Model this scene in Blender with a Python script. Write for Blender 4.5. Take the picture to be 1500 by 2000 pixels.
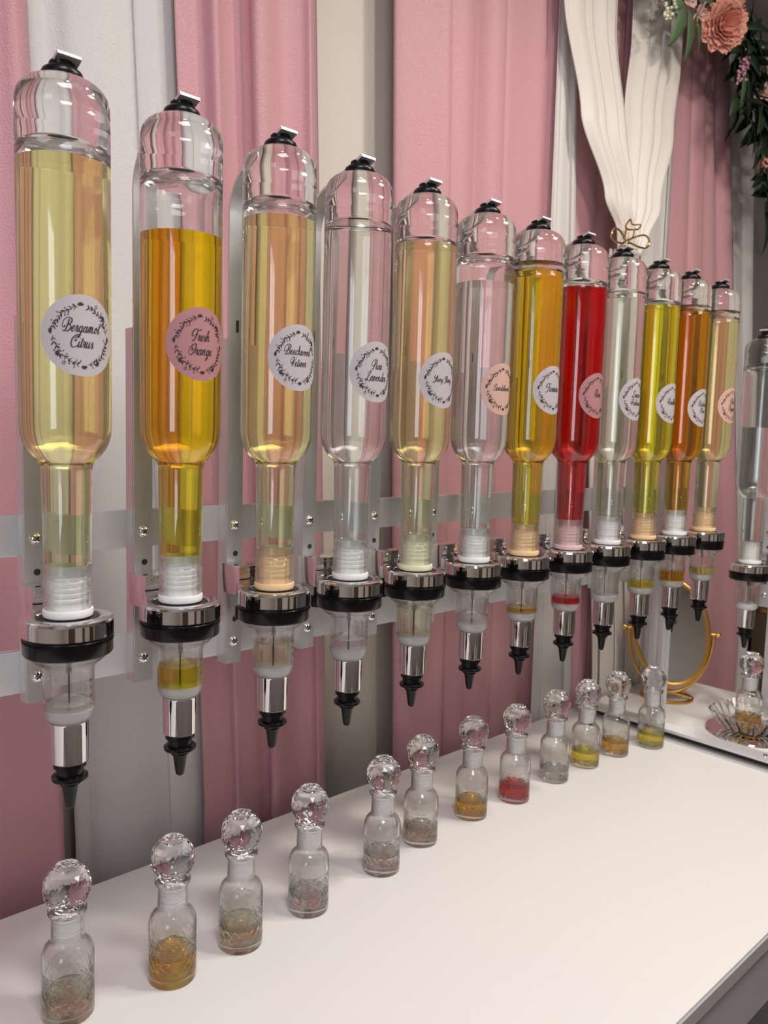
import bpy, bmesh, math, random
from mathutils import Vector, Matrix

scene = bpy.context.scene
for o in list(bpy.data.objects):
    bpy.data.objects.remove(o, do_unlink=True)
COL = scene.collection
CZ = 1.50            # height of the camera; heights "rel" below are measured from it
PI = math.pi

# ------------------------------------------------------------------ camera
cam_d = bpy.data.cameras.new('camera')
cam = bpy.data.objects.new('camera', cam_d)
COL.objects.link(cam)
R_ = Vector((0.73367744, -0.6789297, 0.02778248))
U_ = Vector((0.0459297, 0.09034369, 0.99485098))
F_ = Vector((0.67794386, 0.72862369, -0.09746617))
M = Matrix((( R_.x, U_.x, -F_.x, 0), (R_.y, U_.y, -F_.y, 0), (R_.z, U_.z, -F_.z, CZ), (0, 0, 0, 1)))
cam.matrix_world = M
cam_d.sensor_fit = 'VERTICAL'
cam_d.sensor_height = 24.0
cam_d.lens = 24.0 * 1559.6 / 2000.0
cam_d.clip_start = 0.02
cam_d.dof.use_dof = True
cam_d.dof.focus_distance = 0.85
cam_d.dof.aperture_fstop = 7.0
scene.camera = cam

# ------------------------------------------------------------------ world, exposure, lights
world = bpy.data.worlds.new('world')
scene.world = world
world.use_nodes = True
world.node_tree.nodes['Background'].inputs[0].default_value = (0.8, 0.82, 0.9, 1)
world.node_tree.nodes['Background'].inputs[1].default_value = 0.25
scene.view_settings.view_transform = 'Standard'
scene.view_settings.look = 'None'
scene.view_settings.gamma = 1.0
scene.view_settings.exposure = -0.07
try:
    scene.view_settings.use_curve_mapping = False
except Exception:
    pass
cy = scene.cycles
cy.max_bounces = 18
cy.transmission_bounces = 18
cy.transparent_max_bounces = 12
cy.diffuse_bounces = 3
cy.glossy_bounces = 5
cy.sample_clamp_indirect = 10.0
cy.use_denoising = True
cy.blur_glossy = 0.5

CEIL = CZ + 1.17

def area(name, loc, size, power, color, target=None, spread=180, shape='SQUARE', sy=None):
    l = bpy.data.lights.new(name, 'AREA')
    l.shape = shape
    l.size = size
    if sy: l.size_y = sy
    l.energy = power
    l.color = color
    l.spread = math.radians(spread)
    o = bpy.data.objects.new(name, l)
    COL.objects.link(o)
    o.location = loc
    if target is None:
        target = (loc[0], loc[1], 0)
    d = Vector(target) - Vector(loc)
    o.rotation_euler = d.to_track_quat('-Z', 'Y').to_euler()
    return o

WARM = (1.0, 0.92, 0.83)
COOL = (0.94, 0.91, 1.0)
LAMPS = [  # x, y, size, watts, colour
    (0.05, -0.25, 0.55, 15.5, COOL),
    (1.65, -0.35, 0.55, 14.5, WARM),
]
for (lx, ly, ls, lw, lc) in LAMPS:
    area('ceiling_lamp_light', (lx, ly, CEIL - 0.035), ls, lw, lc)
# recessed downlights that wash the drapery
SPOTS = [(0.25, 0.20, 1.9, COOL), (0.95, 0.20, 6.0, WARM), (1.40, 0.20, 7.2, WARM)]
for (lx, ly, lw, lc) in SPOTS:
    area('downlight_light', (lx, ly, CEIL - 0.026), 0.11, lw, lc, shape='DISK')

# ------------------------------------------------------------------ helpers
def smooth(me, angle=35):
    me.shade_smooth()
    try:
        me.set_sharp_from_angle(angle=math.radians(angle))
    except Exception:
        pass

def link_mesh(name, me, parent=None, loc=None):
    o = bpy.data.objects.new(name, me)
    COL.objects.link(o)
    if parent: o.parent = parent
    if loc is not None: o.location = loc
    return o

def obj(name, bm, mats, parent=None, loc=None, angle=35, flat=False):
    bmesh.ops.recalc_face_normals(bm, faces=bm.faces[:])
    me = bpy.data.meshes.new(name)
    bm.to_mesh(me); bm.free()
    if not isinstance(mats, (list, tuple)): mats = [mats]
    for m in mats: me.materials.append(m)
    if not flat: smooth(me, angle)
    return link_mesh(name, me, parent, loc)

def tag(o, label=None, cat=None, group=None, kind=None):
    if label: o['label'] = label
    if cat: o['category'] = cat
    if group: o['group'] = group
    if kind: o['kind'] = kind
    return o

def empty(name, loc, label=None, cat=None, group=None, rotz=0):
    o = bpy.data.objects.new(name, None)
    o.empty_display_size = 0.02
    COL.objects.link(o)
    o.location = loc; o.rotation_euler = (0, 0, rotz)
    return tag(o, label, cat, group)

def add_lathe(bm, prof, seg=48, closed=False, mi=0, off=(0, 0, 0), sx=1.0, sy=1.0):
    """revolve (r, z) points; r==0 collapses to a point; closed joins last ring to first"""
    rings = []
    for (r, z) in prof:
        if r < 1e-6:
            rings.append([bm.verts.new((off[0], off[1], off[2] + z))])
        else:
            rings.append([bm.verts.new((off[0] + sx * r * math.cos(2 * PI * k / seg), off[1] + sy * r * math.sin(2 * PI * k / seg), off[2] + z)) for k in range(seg)])
    n = len(rings)
    fs = []
    for i in range(n if closed else n - 1):
        a, b = rings[i], rings[(i + 1) % n]
        if len(a) == 1 and len(b) == 1: continue
        for k in range(seg):
            k2 = (k + 1) % seg
            if len(a) == 1: f = bm.faces.new((a[0], b[k2], b[k]))
            elif len(b) == 1: f = bm.faces.new((a[k], a[k2], b[0]))
            else: f = bm.faces.new((a[k], a[k2], b[k2], b[k]))
            f.material_index = mi
            fs.append(f)
    return fs

def add_box(bm, c, s, mi=0, bev=0.0, rot=None):
    r = bmesh.ops.create_cube(bm, size=1.0)
    vs = r['verts']
    for v in vs:
        v.co = Vector((v.co.x * s[0], v.co.y * s[1], v.co.z * s[2]))
    if rot: bmesh.ops.rotate(bm, verts=vs, cent=(0, 0, 0), matrix=rot)
    bmesh.ops.translate(bm, verts=vs, vec=c)
    es = list({e for v in vs for e in v.link_edges})
    for f in {f for v in vs for f in v.link_faces}: f.material_index = mi
    if bev > 0:
        g = bmesh.ops.bevel(bm, geom=es, offset=bev, segments=2, affect='EDGES', profile=0.6)
        for f in g['faces']: f.material_index = mi

def add_tube(bm, pts, r, seg=8, mi=0, cyclic=False, caps=True):
    pts = [Vector(p) for p in pts]
    n = len(pts)
    rad = r if isinstance(r, (list, tuple)) else [r] * n
    rings = []
    up = None
    for i, p in enumerate(pts):
        if cyclic: t = (pts[(i + 1) % n] - pts[i - 1])
        else: t = pts[min(i + 1, n - 1)] - pts[max(i - 1, 0)]
        t.normalize()
        if up is None:
            up = Vector((0, 0, 1)) if abs(t.z) < 0.9 else Vector((1, 0, 0))
        a = t.cross(up)
        if a.length < 1e-5: a = t.cross(Vector((0, 1, 0)))
        a.normalize(); b = a.cross(t).normalized()
        up = b
        rings.append([bm.verts.new(p + (a * math.cos(2 * PI * k / seg) + b * math.sin(2 * PI * k / seg)) * rad[i]) for k in range(seg)])
    for i in range(n if cyclic else n - 1):
        A, B = rings[i], rings[(i + 1) % n]
        for k in range(seg):
            f = bm.faces.new((A[k], A[(k + 1) % seg], B[(k + 1) % seg], B[k])); f.material_index = mi
    if caps and not cyclic:
        bm.faces.new(rings[0]).material_index = mi
        bm.faces.new(rings[-1]).material_index = mi

def catmull(P, sub=6, cyclic=False):
    out = []
    n = len(P)
    rng = n if cyclic else n - 1
    for i in range(rng):
        if cyclic: p0, p1, p2, p3 = P[i - 1], P[i], P[(i + 1) % n], P[(i + 2) % n]
        else: p0, p1, p2, p3 = P[max(i - 1, 0)], P[i], P[i + 1], P[min(i + 2, n - 1)]
        for k in range(sub):
            t = k / sub
            out.append(tuple(0.5 * ((2 * b) + (-a + c) * t + (2 * a - 5 * b + 4 * c - d) * t * t + (-a + 3 * b - 3 * c + d) * t ** 3)
                             for a, b, c, d in zip(p0, p1, p2, p3)))
    if not cyclic: out.append(tuple(P[-1]))
    return out

def sweep_strip(bm, path, w, t, axis=(1, 0, 0), mi=0):
    """flat bar of width w (along axis) and thickness t following path"""
    ax = Vector(axis)
    rings = []
    n = len(path)
    P = [Vector(p) for p in path]
    for i in range(n):
        tg = (P[min(i + 1, n - 1)] - P[max(i - 1, 0)]).normalized()
        nn = ax.cross(tg).normalized()
        rings.append([bm.verts.new(P[i] + ax * (sx * w / 2) + nn * (sn * t / 2)) for sx, sn in ((-1, -1), (1, -1), (1, 1), (-1, 1))])
    for i in range(n - 1):
        for k in range(4):
            bm.faces.new((rings[i][k], rings[i][(k + 1) % 4], rings[i + 1][(k + 1) % 4], rings[i + 1][k])).material_index = mi
    bm.faces.new(rings[0]).material_index = mi
    bm.faces.new(rings[-1]).material_index = mi

def copy_part(o, parent):
    c = o.copy(); COL.objects.link(c); c.parent = parent
    for ch in list(o.children): copy_part(ch, c)
    return c

# ------------------------------------------------------------------ materials
def new_mat(name):
    m = bpy.data.materials.new(name); m.use_nodes = True
    return m, m.node_tree.nodes, m.node_tree.links, m.node_tree.nodes['Principled BSDF']

def pbr(name, col, rough=0.5, metal=0.0, spec=0.5, coat=0.0, sheen=0.0, bump=None, subs=0.0, var=None):
    m, N, L, b = new_mat(name)
    b.inputs['Base Color'].default_value = (*col, 1)
    b.inputs['Roughness'].default_value = rough
    b.inputs['Metallic'].default_value = metal
    b.inputs['Specular IOR Level'].default_value = spec
    b.inputs['Coat Weight'].default_value = coat
    b.inputs['Sheen Weight'].default_value = sheen
    if subs:
        b.inputs['Subsurface Weight'].default_value = subs
        b.inputs['Subsurface Radius'].default_value = (0.004, 0.004, 0.004)
        b.inputs['Subsurface Scale'].default_value = 1.0
    tc = N.new('ShaderNodeTexCoord')
    if bump:
        scale, strength, stretch = bump
        mp = N.new('ShaderNodeMapping'); mp.inputs['Scale'].default_value = stretch
        nz = N.new('ShaderNodeTexNoise'); nz.inputs['Scale'].default_value = scale; nz.inputs['Detail'].default_value = 3
        bp = N.new('ShaderNodeBump'); bp.inputs['Strength'].default_value = strength; bp.inputs['Distance'].default_value = 0.002
        L.new(tc.outputs['Object'], mp.inputs[0]); L.new(mp.outputs[0], nz.inputs['Vector'])
        L.new(nz.outputs['Fac'], bp.inputs['Height']); L.new(bp.outputs[0], b.inputs['Normal'])
    if var:
        vs, amt = var
        n2 = N.new('ShaderNodeTexNoise'); n2.inputs['Scale'].default_value = vs; n2.inputs['Detail'].default_value = 2
        mx = N.new('ShaderNodeMix'); mx.data_type = 'RGBA'
        mx.inputs[6].default_value = (*[c * (1 - amt) for c in col], 1)
        mx.inputs[7].default_value = (*[min(1, c * (1 + amt)) for c in col], 1)
        L.new(tc.outputs['Object'], n2.inputs['Vector']); L.new(n2.outputs['Fac'], mx.inputs[0]); L.new(mx.outputs[2], b.inputs['Base Color'])
    return m

def glass_mat(name, tint=(1, 1, 1), ior=1.47, rough=0.0, bump=None, thin=0.0):
    m, N, L, b = new_mat(name)
    N.remove(b)
    g = N.new('ShaderNodeBsdfGlass'); g.inputs['Color'].default_value = (*tint, 1)
    g.inputs['IOR'].default_value = ior; g.inputs['Roughness'].default_value = rough
    if thin:
        # thin moulded glass: part of the light goes straight through
        t = N.new('ShaderNodeBsdfTransparent'); t.inputs['Color'].default_value = (1, 1, 1, 1)
        mx = N.new('ShaderNodeMixShader'); mx.inputs[0].default_value = thin
        L.new(g.outputs[0], mx.inputs[1]); L.new(t.outputs[0], mx.inputs[2])
        L.new(mx.outputs[0], N['Material Output'].inputs['Surface'])
    else:
        L.new(g.outputs[0], N['Material Output'].inputs['Surface'])
    if bump:
        bump(N, L, g)
    return m

def liquid_mat(name, T, depth=0.07, ior=1.38):
    """transmittance T (rgb) through `depth` metres"""
    m, N, L, b = new_mat(name)
    N.remove(b)
    g = N.new('ShaderNodeBsdfGlass'); g.inputs['IOR'].default_value = ior; g.inputs['Roughness'].default_value = 0
    g.inputs['Color'].default_value = (1, 1, 1, 1)
    L.new(g.outputs[0], N['Material Output'].inputs['Surface'])
    s = [-math.log(max(t, 0.004)) / depth for t in T]
    D = max(s) * 1.02 + 1e-4
    v = N.new('ShaderNodeVolumeAbsorption'); v.inputs['Density'].default_value = D
    v.inputs['Color'].default_value = (*[1 - x / D for x in s], 1)
    L.new(v.outputs[0], N['Material Output'].inputs['Volume'])
    return m

def ripple(N, L, g):
    tc = N.new('ShaderNodeTexCoord'); mp = N.new('ShaderNodeMapping'); mp.inputs['Scale'].default_value = (1, 1, 0.12)
    nz = N.new('ShaderNodeTexNoise'); nz.inputs['Scale'].default_value = 55; nz.inputs['Detail'].default_value = 1.5
    bp = N.new('ShaderNodeBump'); bp.inputs['Strength'].default_value = 0.12; bp.inputs['Distance'].default_value = 0.0012
    L.new(tc.outputs['Object'], mp.inputs[0]); L.new(mp.outputs[0], nz.inputs['Vector'])
    L.new(nz.outputs['Fac'], bp.inputs['Height']); L.new(bp.outputs[0], g.inputs['Normal'])

def emboss(N, L, g):
    """cut lattice around the lower body, in cylinder coordinates of the flask"""
    tc = N.new('ShaderNodeTexCoord'); sp = N.new('ShaderNodeSeparateXYZ')
    L.new(tc.outputs['Object'], sp.inputs[0])
    def mth(op, a, b=None):
        n = N.new('ShaderNodeMath'); n.operation = op
        for i, x in enumerate((a, b)):
            if x is None: continue
            if isinstance(x, (int, float)): n.inputs[i].default_value = x
            else: L.new(x, n.inputs[i])
        return n.outputs[0]
    ang = mth('ARCTAN2', sp.outputs['Y'], sp.outputs['X'])
    a = mth('MULTIPLY', ang, 14.0)
    z = mth('MULTIPLY', sp.outputs['Z'], 560.0)
    s1 = mth('ABSOLUTE', mth('SINE', mth('MULTIPLY', mth('ADD', a, z), 0.5)))
    s2 = mth('ABSOLUTE', mth('SINE', mth('MULTIPLY', mth('SUBTRACT', a, z), 0.5)))
    h = mth('MINIMUM', s1, s2)
    lo = mth('MULTIPLY', mth('GREATER_THAN', sp.outputs['Z'], 0.012), mth('LESS_THAN', sp.outputs['Z'], 0.052))
    nz = N.new('ShaderNodeTexNoise'); nz.inputs['Scale'].default_value = 90
    L.new(tc.outputs['Object'], nz.inputs['Vector'])
    hh = mth('ADD', mth('MULTIPLY', h, lo), mth('MULTIPLY', nz.outputs['Fac'], 0.04))
    bp = N.new('ShaderNodeBump'); bp.inputs['Strength'].default_value = 0.30; bp.inputs['Distance'].default_value = 0.0014
    L.new(hh, bp.inputs['Height']); L.new(bp.outputs[0], g.inputs['Normal'])

def fabric(name, col, spark=0.25, transl=0.18):
    m, N, L, b = new_mat(name)
    tc = N.new('ShaderNodeTexCoord')
    b.inputs['Base Color'].default_value = (*col, 1)
    b.inputs['Roughness'].default_value = 0.62
    b.inputs['Specular IOR Level'].default_value = 0.35
    b.inputs['Sheen Weight'].default_value = 0.25
    b.inputs['Sheen Roughness'].default_value = 0.4
    nz = N.new('ShaderNodeTexNoise'); nz.inputs['Scale'].default_value = 420; nz.inputs['Detail'].default_value = 2
    L.new(tc.outputs['Object'], nz.inputs['Vector'])
    # crushed shimmer of the chiffon weave: fine roughness variation and bump
    rp = N.new('ShaderNodeMapRange'); rp.inputs[1].default_value = 0.35; rp.inputs[2].default_value = 0.7
    rp.inputs[3].default_value = 0.32; rp.inputs[4].default_value = 0.75
    L.new(nz.outputs['Fac'], rp.inputs[0]); L.new(rp.outputs[0], b.inputs['Roughness'])
    bp = N.new('ShaderNodeBump'); bp.inputs['Strength'].default_value = spark; bp.inputs['Distance'].default_value = 0.0012
    L.new(nz.outputs['Fac'], bp.inputs['Height']); L.new(bp.outputs[0], b.inputs['Normal'])
    tr = N.new('ShaderNodeBsdfTranslucent'); tr.inputs['Color'].default_value = (*col, 1)
    mx = N.new('ShaderNodeMixShader'); mx.inputs[0].default_value = transl
    L.new(b.outputs[0], mx.inputs[1]); L.new(tr.outputs[0], mx.inputs[2])
    L.new(mx.outputs[0], N['Material Output'].inputs['Surface'])
    return m

MT = {}
MT['alu'] = pbr('brushed_aluminium', (0.72, 0.72, 0.715), 0.38, 0.65, bump=(60, 0.12, (8, 8, 0.4)))
MT['rail'] = pbr('anodised_rail', (0.74, 0.745, 0.75), 0.42, 0.45)
MT['chrome'] = pbr('chrome', (0.80, 0.79, 0.79), 0.05, 1.0)
MT['black'] = pbr('black_plastic', (0.004, 0.004, 0.0045), 0.22, 0, 0.3)
MT['rubber'] = pbr('black_rubber', (0.005, 0.005, 0.0055), 0.3, 0, 0.3)
MT['hole'] = pbr('dark_hole', (0.05, 0.035, 0.03), 0.7)
MT['glass'] = glass_mat('bottle_glass', (0.985, 0.995, 0.985), 1.47, bump=ripple, thin=0.06)
MT['glassneck'] = glass_mat('bottle_neck_glass', (0.985, 0.995, 0.985), 1.47, thin=0.45)
MT['cut'] = glass_mat('flask_glass', (0.995, 1.0, 0.995), 1.45, bump=emboss, thin=0.05)
MT['stop'] = glass_mat('stopper_glass', (1, 1, 1), 1.47)
MT['clearplastic'] = glass_mat('clear_plastic', (0.995, 0.995, 0.99), 1.42, thin=0.25)
MT['whiteplug'] = pbr('white_plug', (0.93, 0.93, 0.90), 0.35, subs=0.0)
MT['floatdisk'] = pbr('white_float', (0.93, 0.93, 0.94), 0.35)
MT['ink'] = pbr('printed_ink', (0.035, 0.025, 0.03), 0.6)
MT['greyink'] = pbr('grey_scale_print', (0.12, 0.12, 0.12), 0.6)
MT['gold'] = pbr('satin_gold', (0.72, 0.43, 0.11), 0.28, 1.0)
MT['goldwire'] = pbr('bright_gold', (0.85, 0.62, 0.25), 0.15, 1.0)
MT['mirror'] = pbr('mirror_glass', (0.92, 0.93, 0.93), 0.01, 1.0)
MT['table'] = pbr('white_laminate', (0.80, 0.782, 0.745), 0.5, 0, 0.45)
MT['tableedge'] = pbr('grey_edge_band', (0.40, 0.385, 0.39), 0.5)
MT['wall'] = pbr('painted_wall', (0.66, 0.61, 0.53), 0.8, bump=(120, 0.25, (1, 1, 1)))
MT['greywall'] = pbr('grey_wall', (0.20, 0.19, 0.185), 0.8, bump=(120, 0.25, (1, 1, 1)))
MT['ceil'] = pbr('ceiling_paint', (0.62, 0.60, 0.57), 0.9, bump=(80, 0.3, (1, 1, 1)))
MT['floor'] = pbr('floor_vinyl', (0.26, 0.22, 0.20), 0.5, var=(3, 0.15))
MT['pink'] = fabric('pink_chiffon', (0.69, 0.365, 0.40), 0.7, 0.12)
MT['white'] = fabric('white_chiffon', (0.82, 0.79, 0.765), 0.6, 0.2)
MT['ivory'] = fabric('ivory_sheer', (0.90, 0.85, 0.79), 0.2, 0.25)
MT['brown'] = pbr('walnut_veneer', (0.10, 0.065, 0.04), 0.45, bump=(20, 0.1, (1, 1, 12)))
MT['goldtrim'] = pbr('golden_brown_top', (0.38, 0.25, 0.10), 0.4)
MT['leaf'] = pbr('leaf_green', (0.022, 0.045, 0.020), 0.5, var=(25, 0.4))
MT['leaf2'] = pbr('leaf_pale_green', (0.11, 0.19, 0.09), 0.55, var=(25, 0.3))
MT['peony'] = pbr('coral_petal', (0.84, 0.38, 0.29), 0.6, var=(12, 0.2), subs=0.0)
MT['blush'] = pbr('blush_petal', (0.80, 0.52, 0.45), 0.6, var=(12, 0.12))
MT['berry'] = pbr('pink_berry', (0.62, 0.32, 0.40), 0.4)
MT['wberry'] = pbr('cream_berry', (0.82, 0.80, 0.58), 0.4)
MT['petal'] = pbr('dried_petal', (0.60, 0.34, 0.28), 0.5, var=(60, 0.35))
MT['emit'] = None
m, N, L, b = new_mat('lamp_diffuser')
b.inputs['Base Color'].default_value = (0.9, 0.9, 0.88, 1)
b.inputs['Emission Color'].default_value = (1, 0.95, 0.87, 1); b.inputs['Emission Strength'].default_value = 2.0
MT['emit'] = m
m, N, L, b = new_mat('daylight_pane')
b.inputs['Base Color'].default_value = (0.8, 0.85, 0.9, 1)
b.inputs['Emission Color'].default_value = (0.86, 0.90, 1.0, 1); b.inputs['Emission Strength'].default_value = 4.0
MT['day'] = m
MT['lampframe'] = pbr('white_lamp_frame', (0.8, 0.8, 0.8), 0.4)

# ------------------------------------------------------------------ setting
def wall_box(name, c, s, mat, label=None):
    bm = bmesh.new(); add_box(bm, c, s)
    o = obj(name, bm, mat, flat=True)
    o['kind'] = 'structure'
    return o
X0, X1, Y0, Y1 = -1.6, 3.6, -2.4, 1.075
XS = 2.30
wall_box('wall_back', ((X0 - 0.1 + XS) / 2, Y1 + 0.05, CEIL / 2), (XS - X0 + 0.1, 0.1, CEIL), MT['wall'])
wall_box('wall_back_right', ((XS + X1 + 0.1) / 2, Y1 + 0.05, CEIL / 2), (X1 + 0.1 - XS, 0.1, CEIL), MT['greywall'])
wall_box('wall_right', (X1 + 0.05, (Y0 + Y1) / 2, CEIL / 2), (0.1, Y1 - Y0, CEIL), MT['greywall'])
wall_box('wall_left', (X0 - 0.05, (Y0 + Y1) / 2, CEIL / 2), (0.1, Y1 - Y0, CEIL), MT['wall'])
wall_box('wall_front', ((X0 + X1) / 2, Y0 - 0.05, CEIL / 2), (X1 - X0 + 0.2, 0.1, CEIL), MT['wall'])
for i, (dx, dw) in enumerate(((-0.45, 0.9), (1.15, 0.35), (2.6, 0.8))):  # unseen dark panels added on the front wall for contrast in chrome reflections
    o = wall_box('dark_reflection_panel_%d' % (i + 1), (dx, Y0 + 0.02, 1.05), (dw, 0.04, 2.1), MT['brown'])
# window in the left wall: bright daylight panes in a white frame
wy, wz, ww, wh = -0.78, 1.62, 0.75, 1.15
bm = bmesh.new()
for (dy, dz, sy_, sz_) in ((0, wh / 2 + .03, ww + .12, .06), (0, -wh / 2 - .03, ww + .12, .06), (ww / 2 + .03, 0, .06, wh), (-ww / 2 - .03, 0, .06, wh), (0, 0, .03, wh)):
    add_box(bm, (X0 + 0.02, wy + dy, wz + dz), (0.04, sy_, sz_))
o = obj('window_1', bm, MT['lampframe'], flat=True); o['kind'] = 'structure'
bm = bmesh.new(); add_box(bm, (X0 + 0.008, wy, wz), (0.008, ww, wh))
p_ = obj('pane', bm, MT['day'], o, flat=True)
wall_box('floor', ((X0 + X1) / 2, (Y0 + Y1) / 2, -0.05), (X1 - X0 + 0.2, Y1 - Y0 + 0.2, 0.1), MT['floor'])
wall_box('ceiling', ((X0 + X1) / 2, (Y0 + Y1) / 2, CEIL + 0.05), (X1 - X0 + 0.2, Y1 - Y0 + 0.2, 0.1), MT['ceil'])
for i, (lx, ly, ls, lw, lc) in enumerate(LAMPS):
    bm = bmesh.new()
    s = ls + 0.04
    for (dx, dy, wx, wy) in ((0, s / 2, s + 0.02, 0.02), (0, -s / 2, s + 0.02, 0.02), (s / 2, 0, 0.02, s - 0.02), (-s / 2, 0, 0.02, s - 0.02)):
        add_box(bm, (dx, dy, -0.0125), (wx, wy, 0.025))
    r = empty('ceiling_light', (lx, ly, CEIL), None, 'ceiling light')
    r['label'] = 'square ceiling light panel in the open room, ' + ['nearer the left end of the counter', 'nearer the right end of the counter'][i]
    obj('lamp_frame', bm, MT['lampframe'], r, flat=True)
    bm = bmesh.new(); add_box(bm, (0, 0, -0.006), (ls + 0.02, ls + 0.02, 0.01))
    obj('lamp_diffuser', bm, MT['emit'], r, flat=True)
for i, (lx, ly, lw, lc) in enumerate(SPOTS):
    r = empty('downlight', (lx, ly, CEIL), 'small round ceiling downlight near the drapery, ' + ['at the left end', 'between the other two', 'at the right end'][i], 'downlight')
    bm = bmesh.new(); add_lathe(bm, [(0, 0), (0.085, 0), (0.085, -0.010), (0.070, -0.022), (0.062, -0.012), (0, -0.012)], 32)
    obj('lamp_housing', bm, MT['lampframe'], r)
    bm = bmesh.new(); add_lathe(bm, [(0, -0.013), (0.060, -0.013), (0.060, -0.018), (0, -0.018)], 32)
    obj('lamp_diffuser', bm, MT['emit'], r)

# ------------------------------------------------------------------ counter
TZ = 0.90
tab = empty('counter', (0.86, 0.66, 0), 'long white laminate counter running along the draped wall under the dispensers', 'counter')
def tb(name, x0, x1, y0, y1, z0, z1, mat, bev=0.0):
    bm = bmesh.new(); add_box(bm, ((x0 + x1) / 2 - 0.86, (y0 + y1) / 2 - 0.66, (z0 + z1) / 2), (x1 - x0, y1 - y0, z1 - z0), bev=bev)
    return obj(name, bm, mat, tab, flat=(bev == 0), angle=40)
tb('worktop', -0.75, 1.915, 0.350, 0.978, TZ - 0.004, TZ, MT['table'])
tb('edge_band', -0.75, 1.913, 0.348, 0.976, TZ - 0.021, TZ - 0.004, MT['tableedge'])
tb('front_panel', -0.70, 1.90, 0.356, 0.372, TZ - 0.11, TZ - 0.021, MT['tableedge'])
tb('side_panel', 1.885, 1.905, 0.372, 0.97, 0.0, TZ - 0.021, MT['tableedge'])
tb('side_panel', -0.70, -0.68, 0.372, 0.97, 0.0, TZ - 0.021, MT['tableedge'])
tb('back_panel', -0.68, 1.885, 0.78, 0.79, 0.0, TZ - 0.021, MT['tableedge'])

# ------------------------------------------------------------------ drapery
def curtain(name, label, rows, y0, folds, amp, mat, seed, group='curtain panels', nz=40, perfold=14, yoff=None):
    """rows: (z_rel, xa, xb) from top to bottom"""
    rnd = random.Random(seed)
    ph = [rnd.uniform(0, 2 * PI) for _ in range(6)]
    nu = folds * perfold
    rows = sorted(rows, key=lambda r: -r[0])
    def interp(z):
        if z >= rows[0][0]: return rows[0][1:]
        for a, b in zip(rows[:-1], rows[1:]):
            if b[0] <= z <= a[0]:
                t = (a[0] - z) / (a[0] - b[0]); t = t * t * (3 - 2 * t) if len(rows) > 3 else t
                return tuple(p * (1 - t) + q * t for p, q in zip(a[1:], b[1:]))
        return rows[-1][1:]
    bm = bmesh.new()
    G = []
    zt, zb = rows[0][0], rows[-1][0]
    for j in range(nz + 1):
        z = zt + (zb - zt) * j / nz
        e = interp(z); xa, xb = e[0], e[1]
        a_loc = e[2] if len(e) > 2 else amp
        row = []
        for i in range(nu + 1):
            u = i / nu
            uu = u + 0.035 * math.sin(2 * PI * u * 1.7 + ph[0] + 0.5 * z) + 0.02 * math.sin(2 * PI * u * 3.1 + ph[1] + 1.2 * z)
            th = 2 * PI * folds * uu
            s = math.sin(th)
            f = 0.55 * s + 0.22 * math.sin(2 * th + ph[2] + 0.8 * z) * math.sin(0.37 * th + ph[5]) + 0.30 * math.sin(0.5 * th + ph[3] + 0.3 * z)
            x = xa + (xb - xa) * u + (0.012 * math.cos(th + ph[4])) * (0 if i in (0, nu) else 1) * min(1, (xb - xa) * 6) * (a_loc / max(amp, 1e-6))
            y = y0 + (yoff(z) if yoff else 0) + a_loc * f
            row.append(bm.verts.new((x, y, z + CZ)))
        G.append(row)
    for j in range(nz):
        for i in range(nu):
            bm.faces.new((G[j][i], G[j][i + 1], G[j + 1][i + 1], G[j + 1][i]))
    o = obj(name, bm, mat, angle=180)
    sm = o.modifiers.new('solid', 'SOLIDIFY'); sm.thickness = 0.0012; sm.offset = 0
    return tag(o, label, 'curtain', group)
ZT, ZB = 1.06, -1.44
def cur(label, a, b, y0, folds, amp, mat, seed, **k):
    # a, b: left/right x at rel z=+0.5 and -0.55
    rows = []
    for z in (ZT, -0.55, ZB):
        t = (0.5 - z) / 1.05
        rows.append((z, a[0] + (a[1] - a[0]) * t, b[0] + (b[1] - b[0]) * t))
    k_ = y0 / 0.99
    rows = [(z, p * k_, q * k_) for z, p, q in rows]
    rows[2] = (ZB, rows[1][1], rows[1][2])
    return curtain('curtain', label, rows, y0, folds, amp, MT[mat], seed, **k)
cur('pink curtain at the far left end behind the first clear bottle', (-0.32, -0.34), (0.345, 0.373), 1.018, 4, 0.015, 'pink', 1)
cur('white curtain between the far left pink curtain and the next pink one', (0.340, 0.390), (0.540, 0.585), 1.038, 2, 0.009, 'white', 2)
cur('pink curtain left of the bare strip of wall', (0.530, 0.580), (0.764, 0.804), 1.018, 3, 0.017, 'pink', 3)
cur('wide pink curtain right of the bare strip of wall', (0.932, 0.970), (1.372, 1.372), 1.018, 5, 0.016, 'pink', 4)
cur('narrow white curtain beside the wide pink one, left of the gathered swag', (1.352, 1.362), (1.438, 1.512), 0.999, 2, 0.006, 'white', 5)
cur('pink curtain directly behind the gathered ivory swag', (1.415, 1.495), (1.66, 1.60), 1.016, 3, 0.010, 'pink', 6)
cur('white curtain right of the gathered swag', (1.66, 1.70), (1.825, 1.825), 1.000, 3, 0.0045, 'white', 7)
cur('pink curtain between the swag and the last white curtain', (1.815, 1.83), (2.155, 2.37), 1.018, 4, 0.015, 'pink', 8)
cur('narrow white curtain at the right end of the drapery by the grey wall', (2.15, 2.355), (2.300, 2.44), 1.040, 2, 0.009, 'white', 9)
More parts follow.
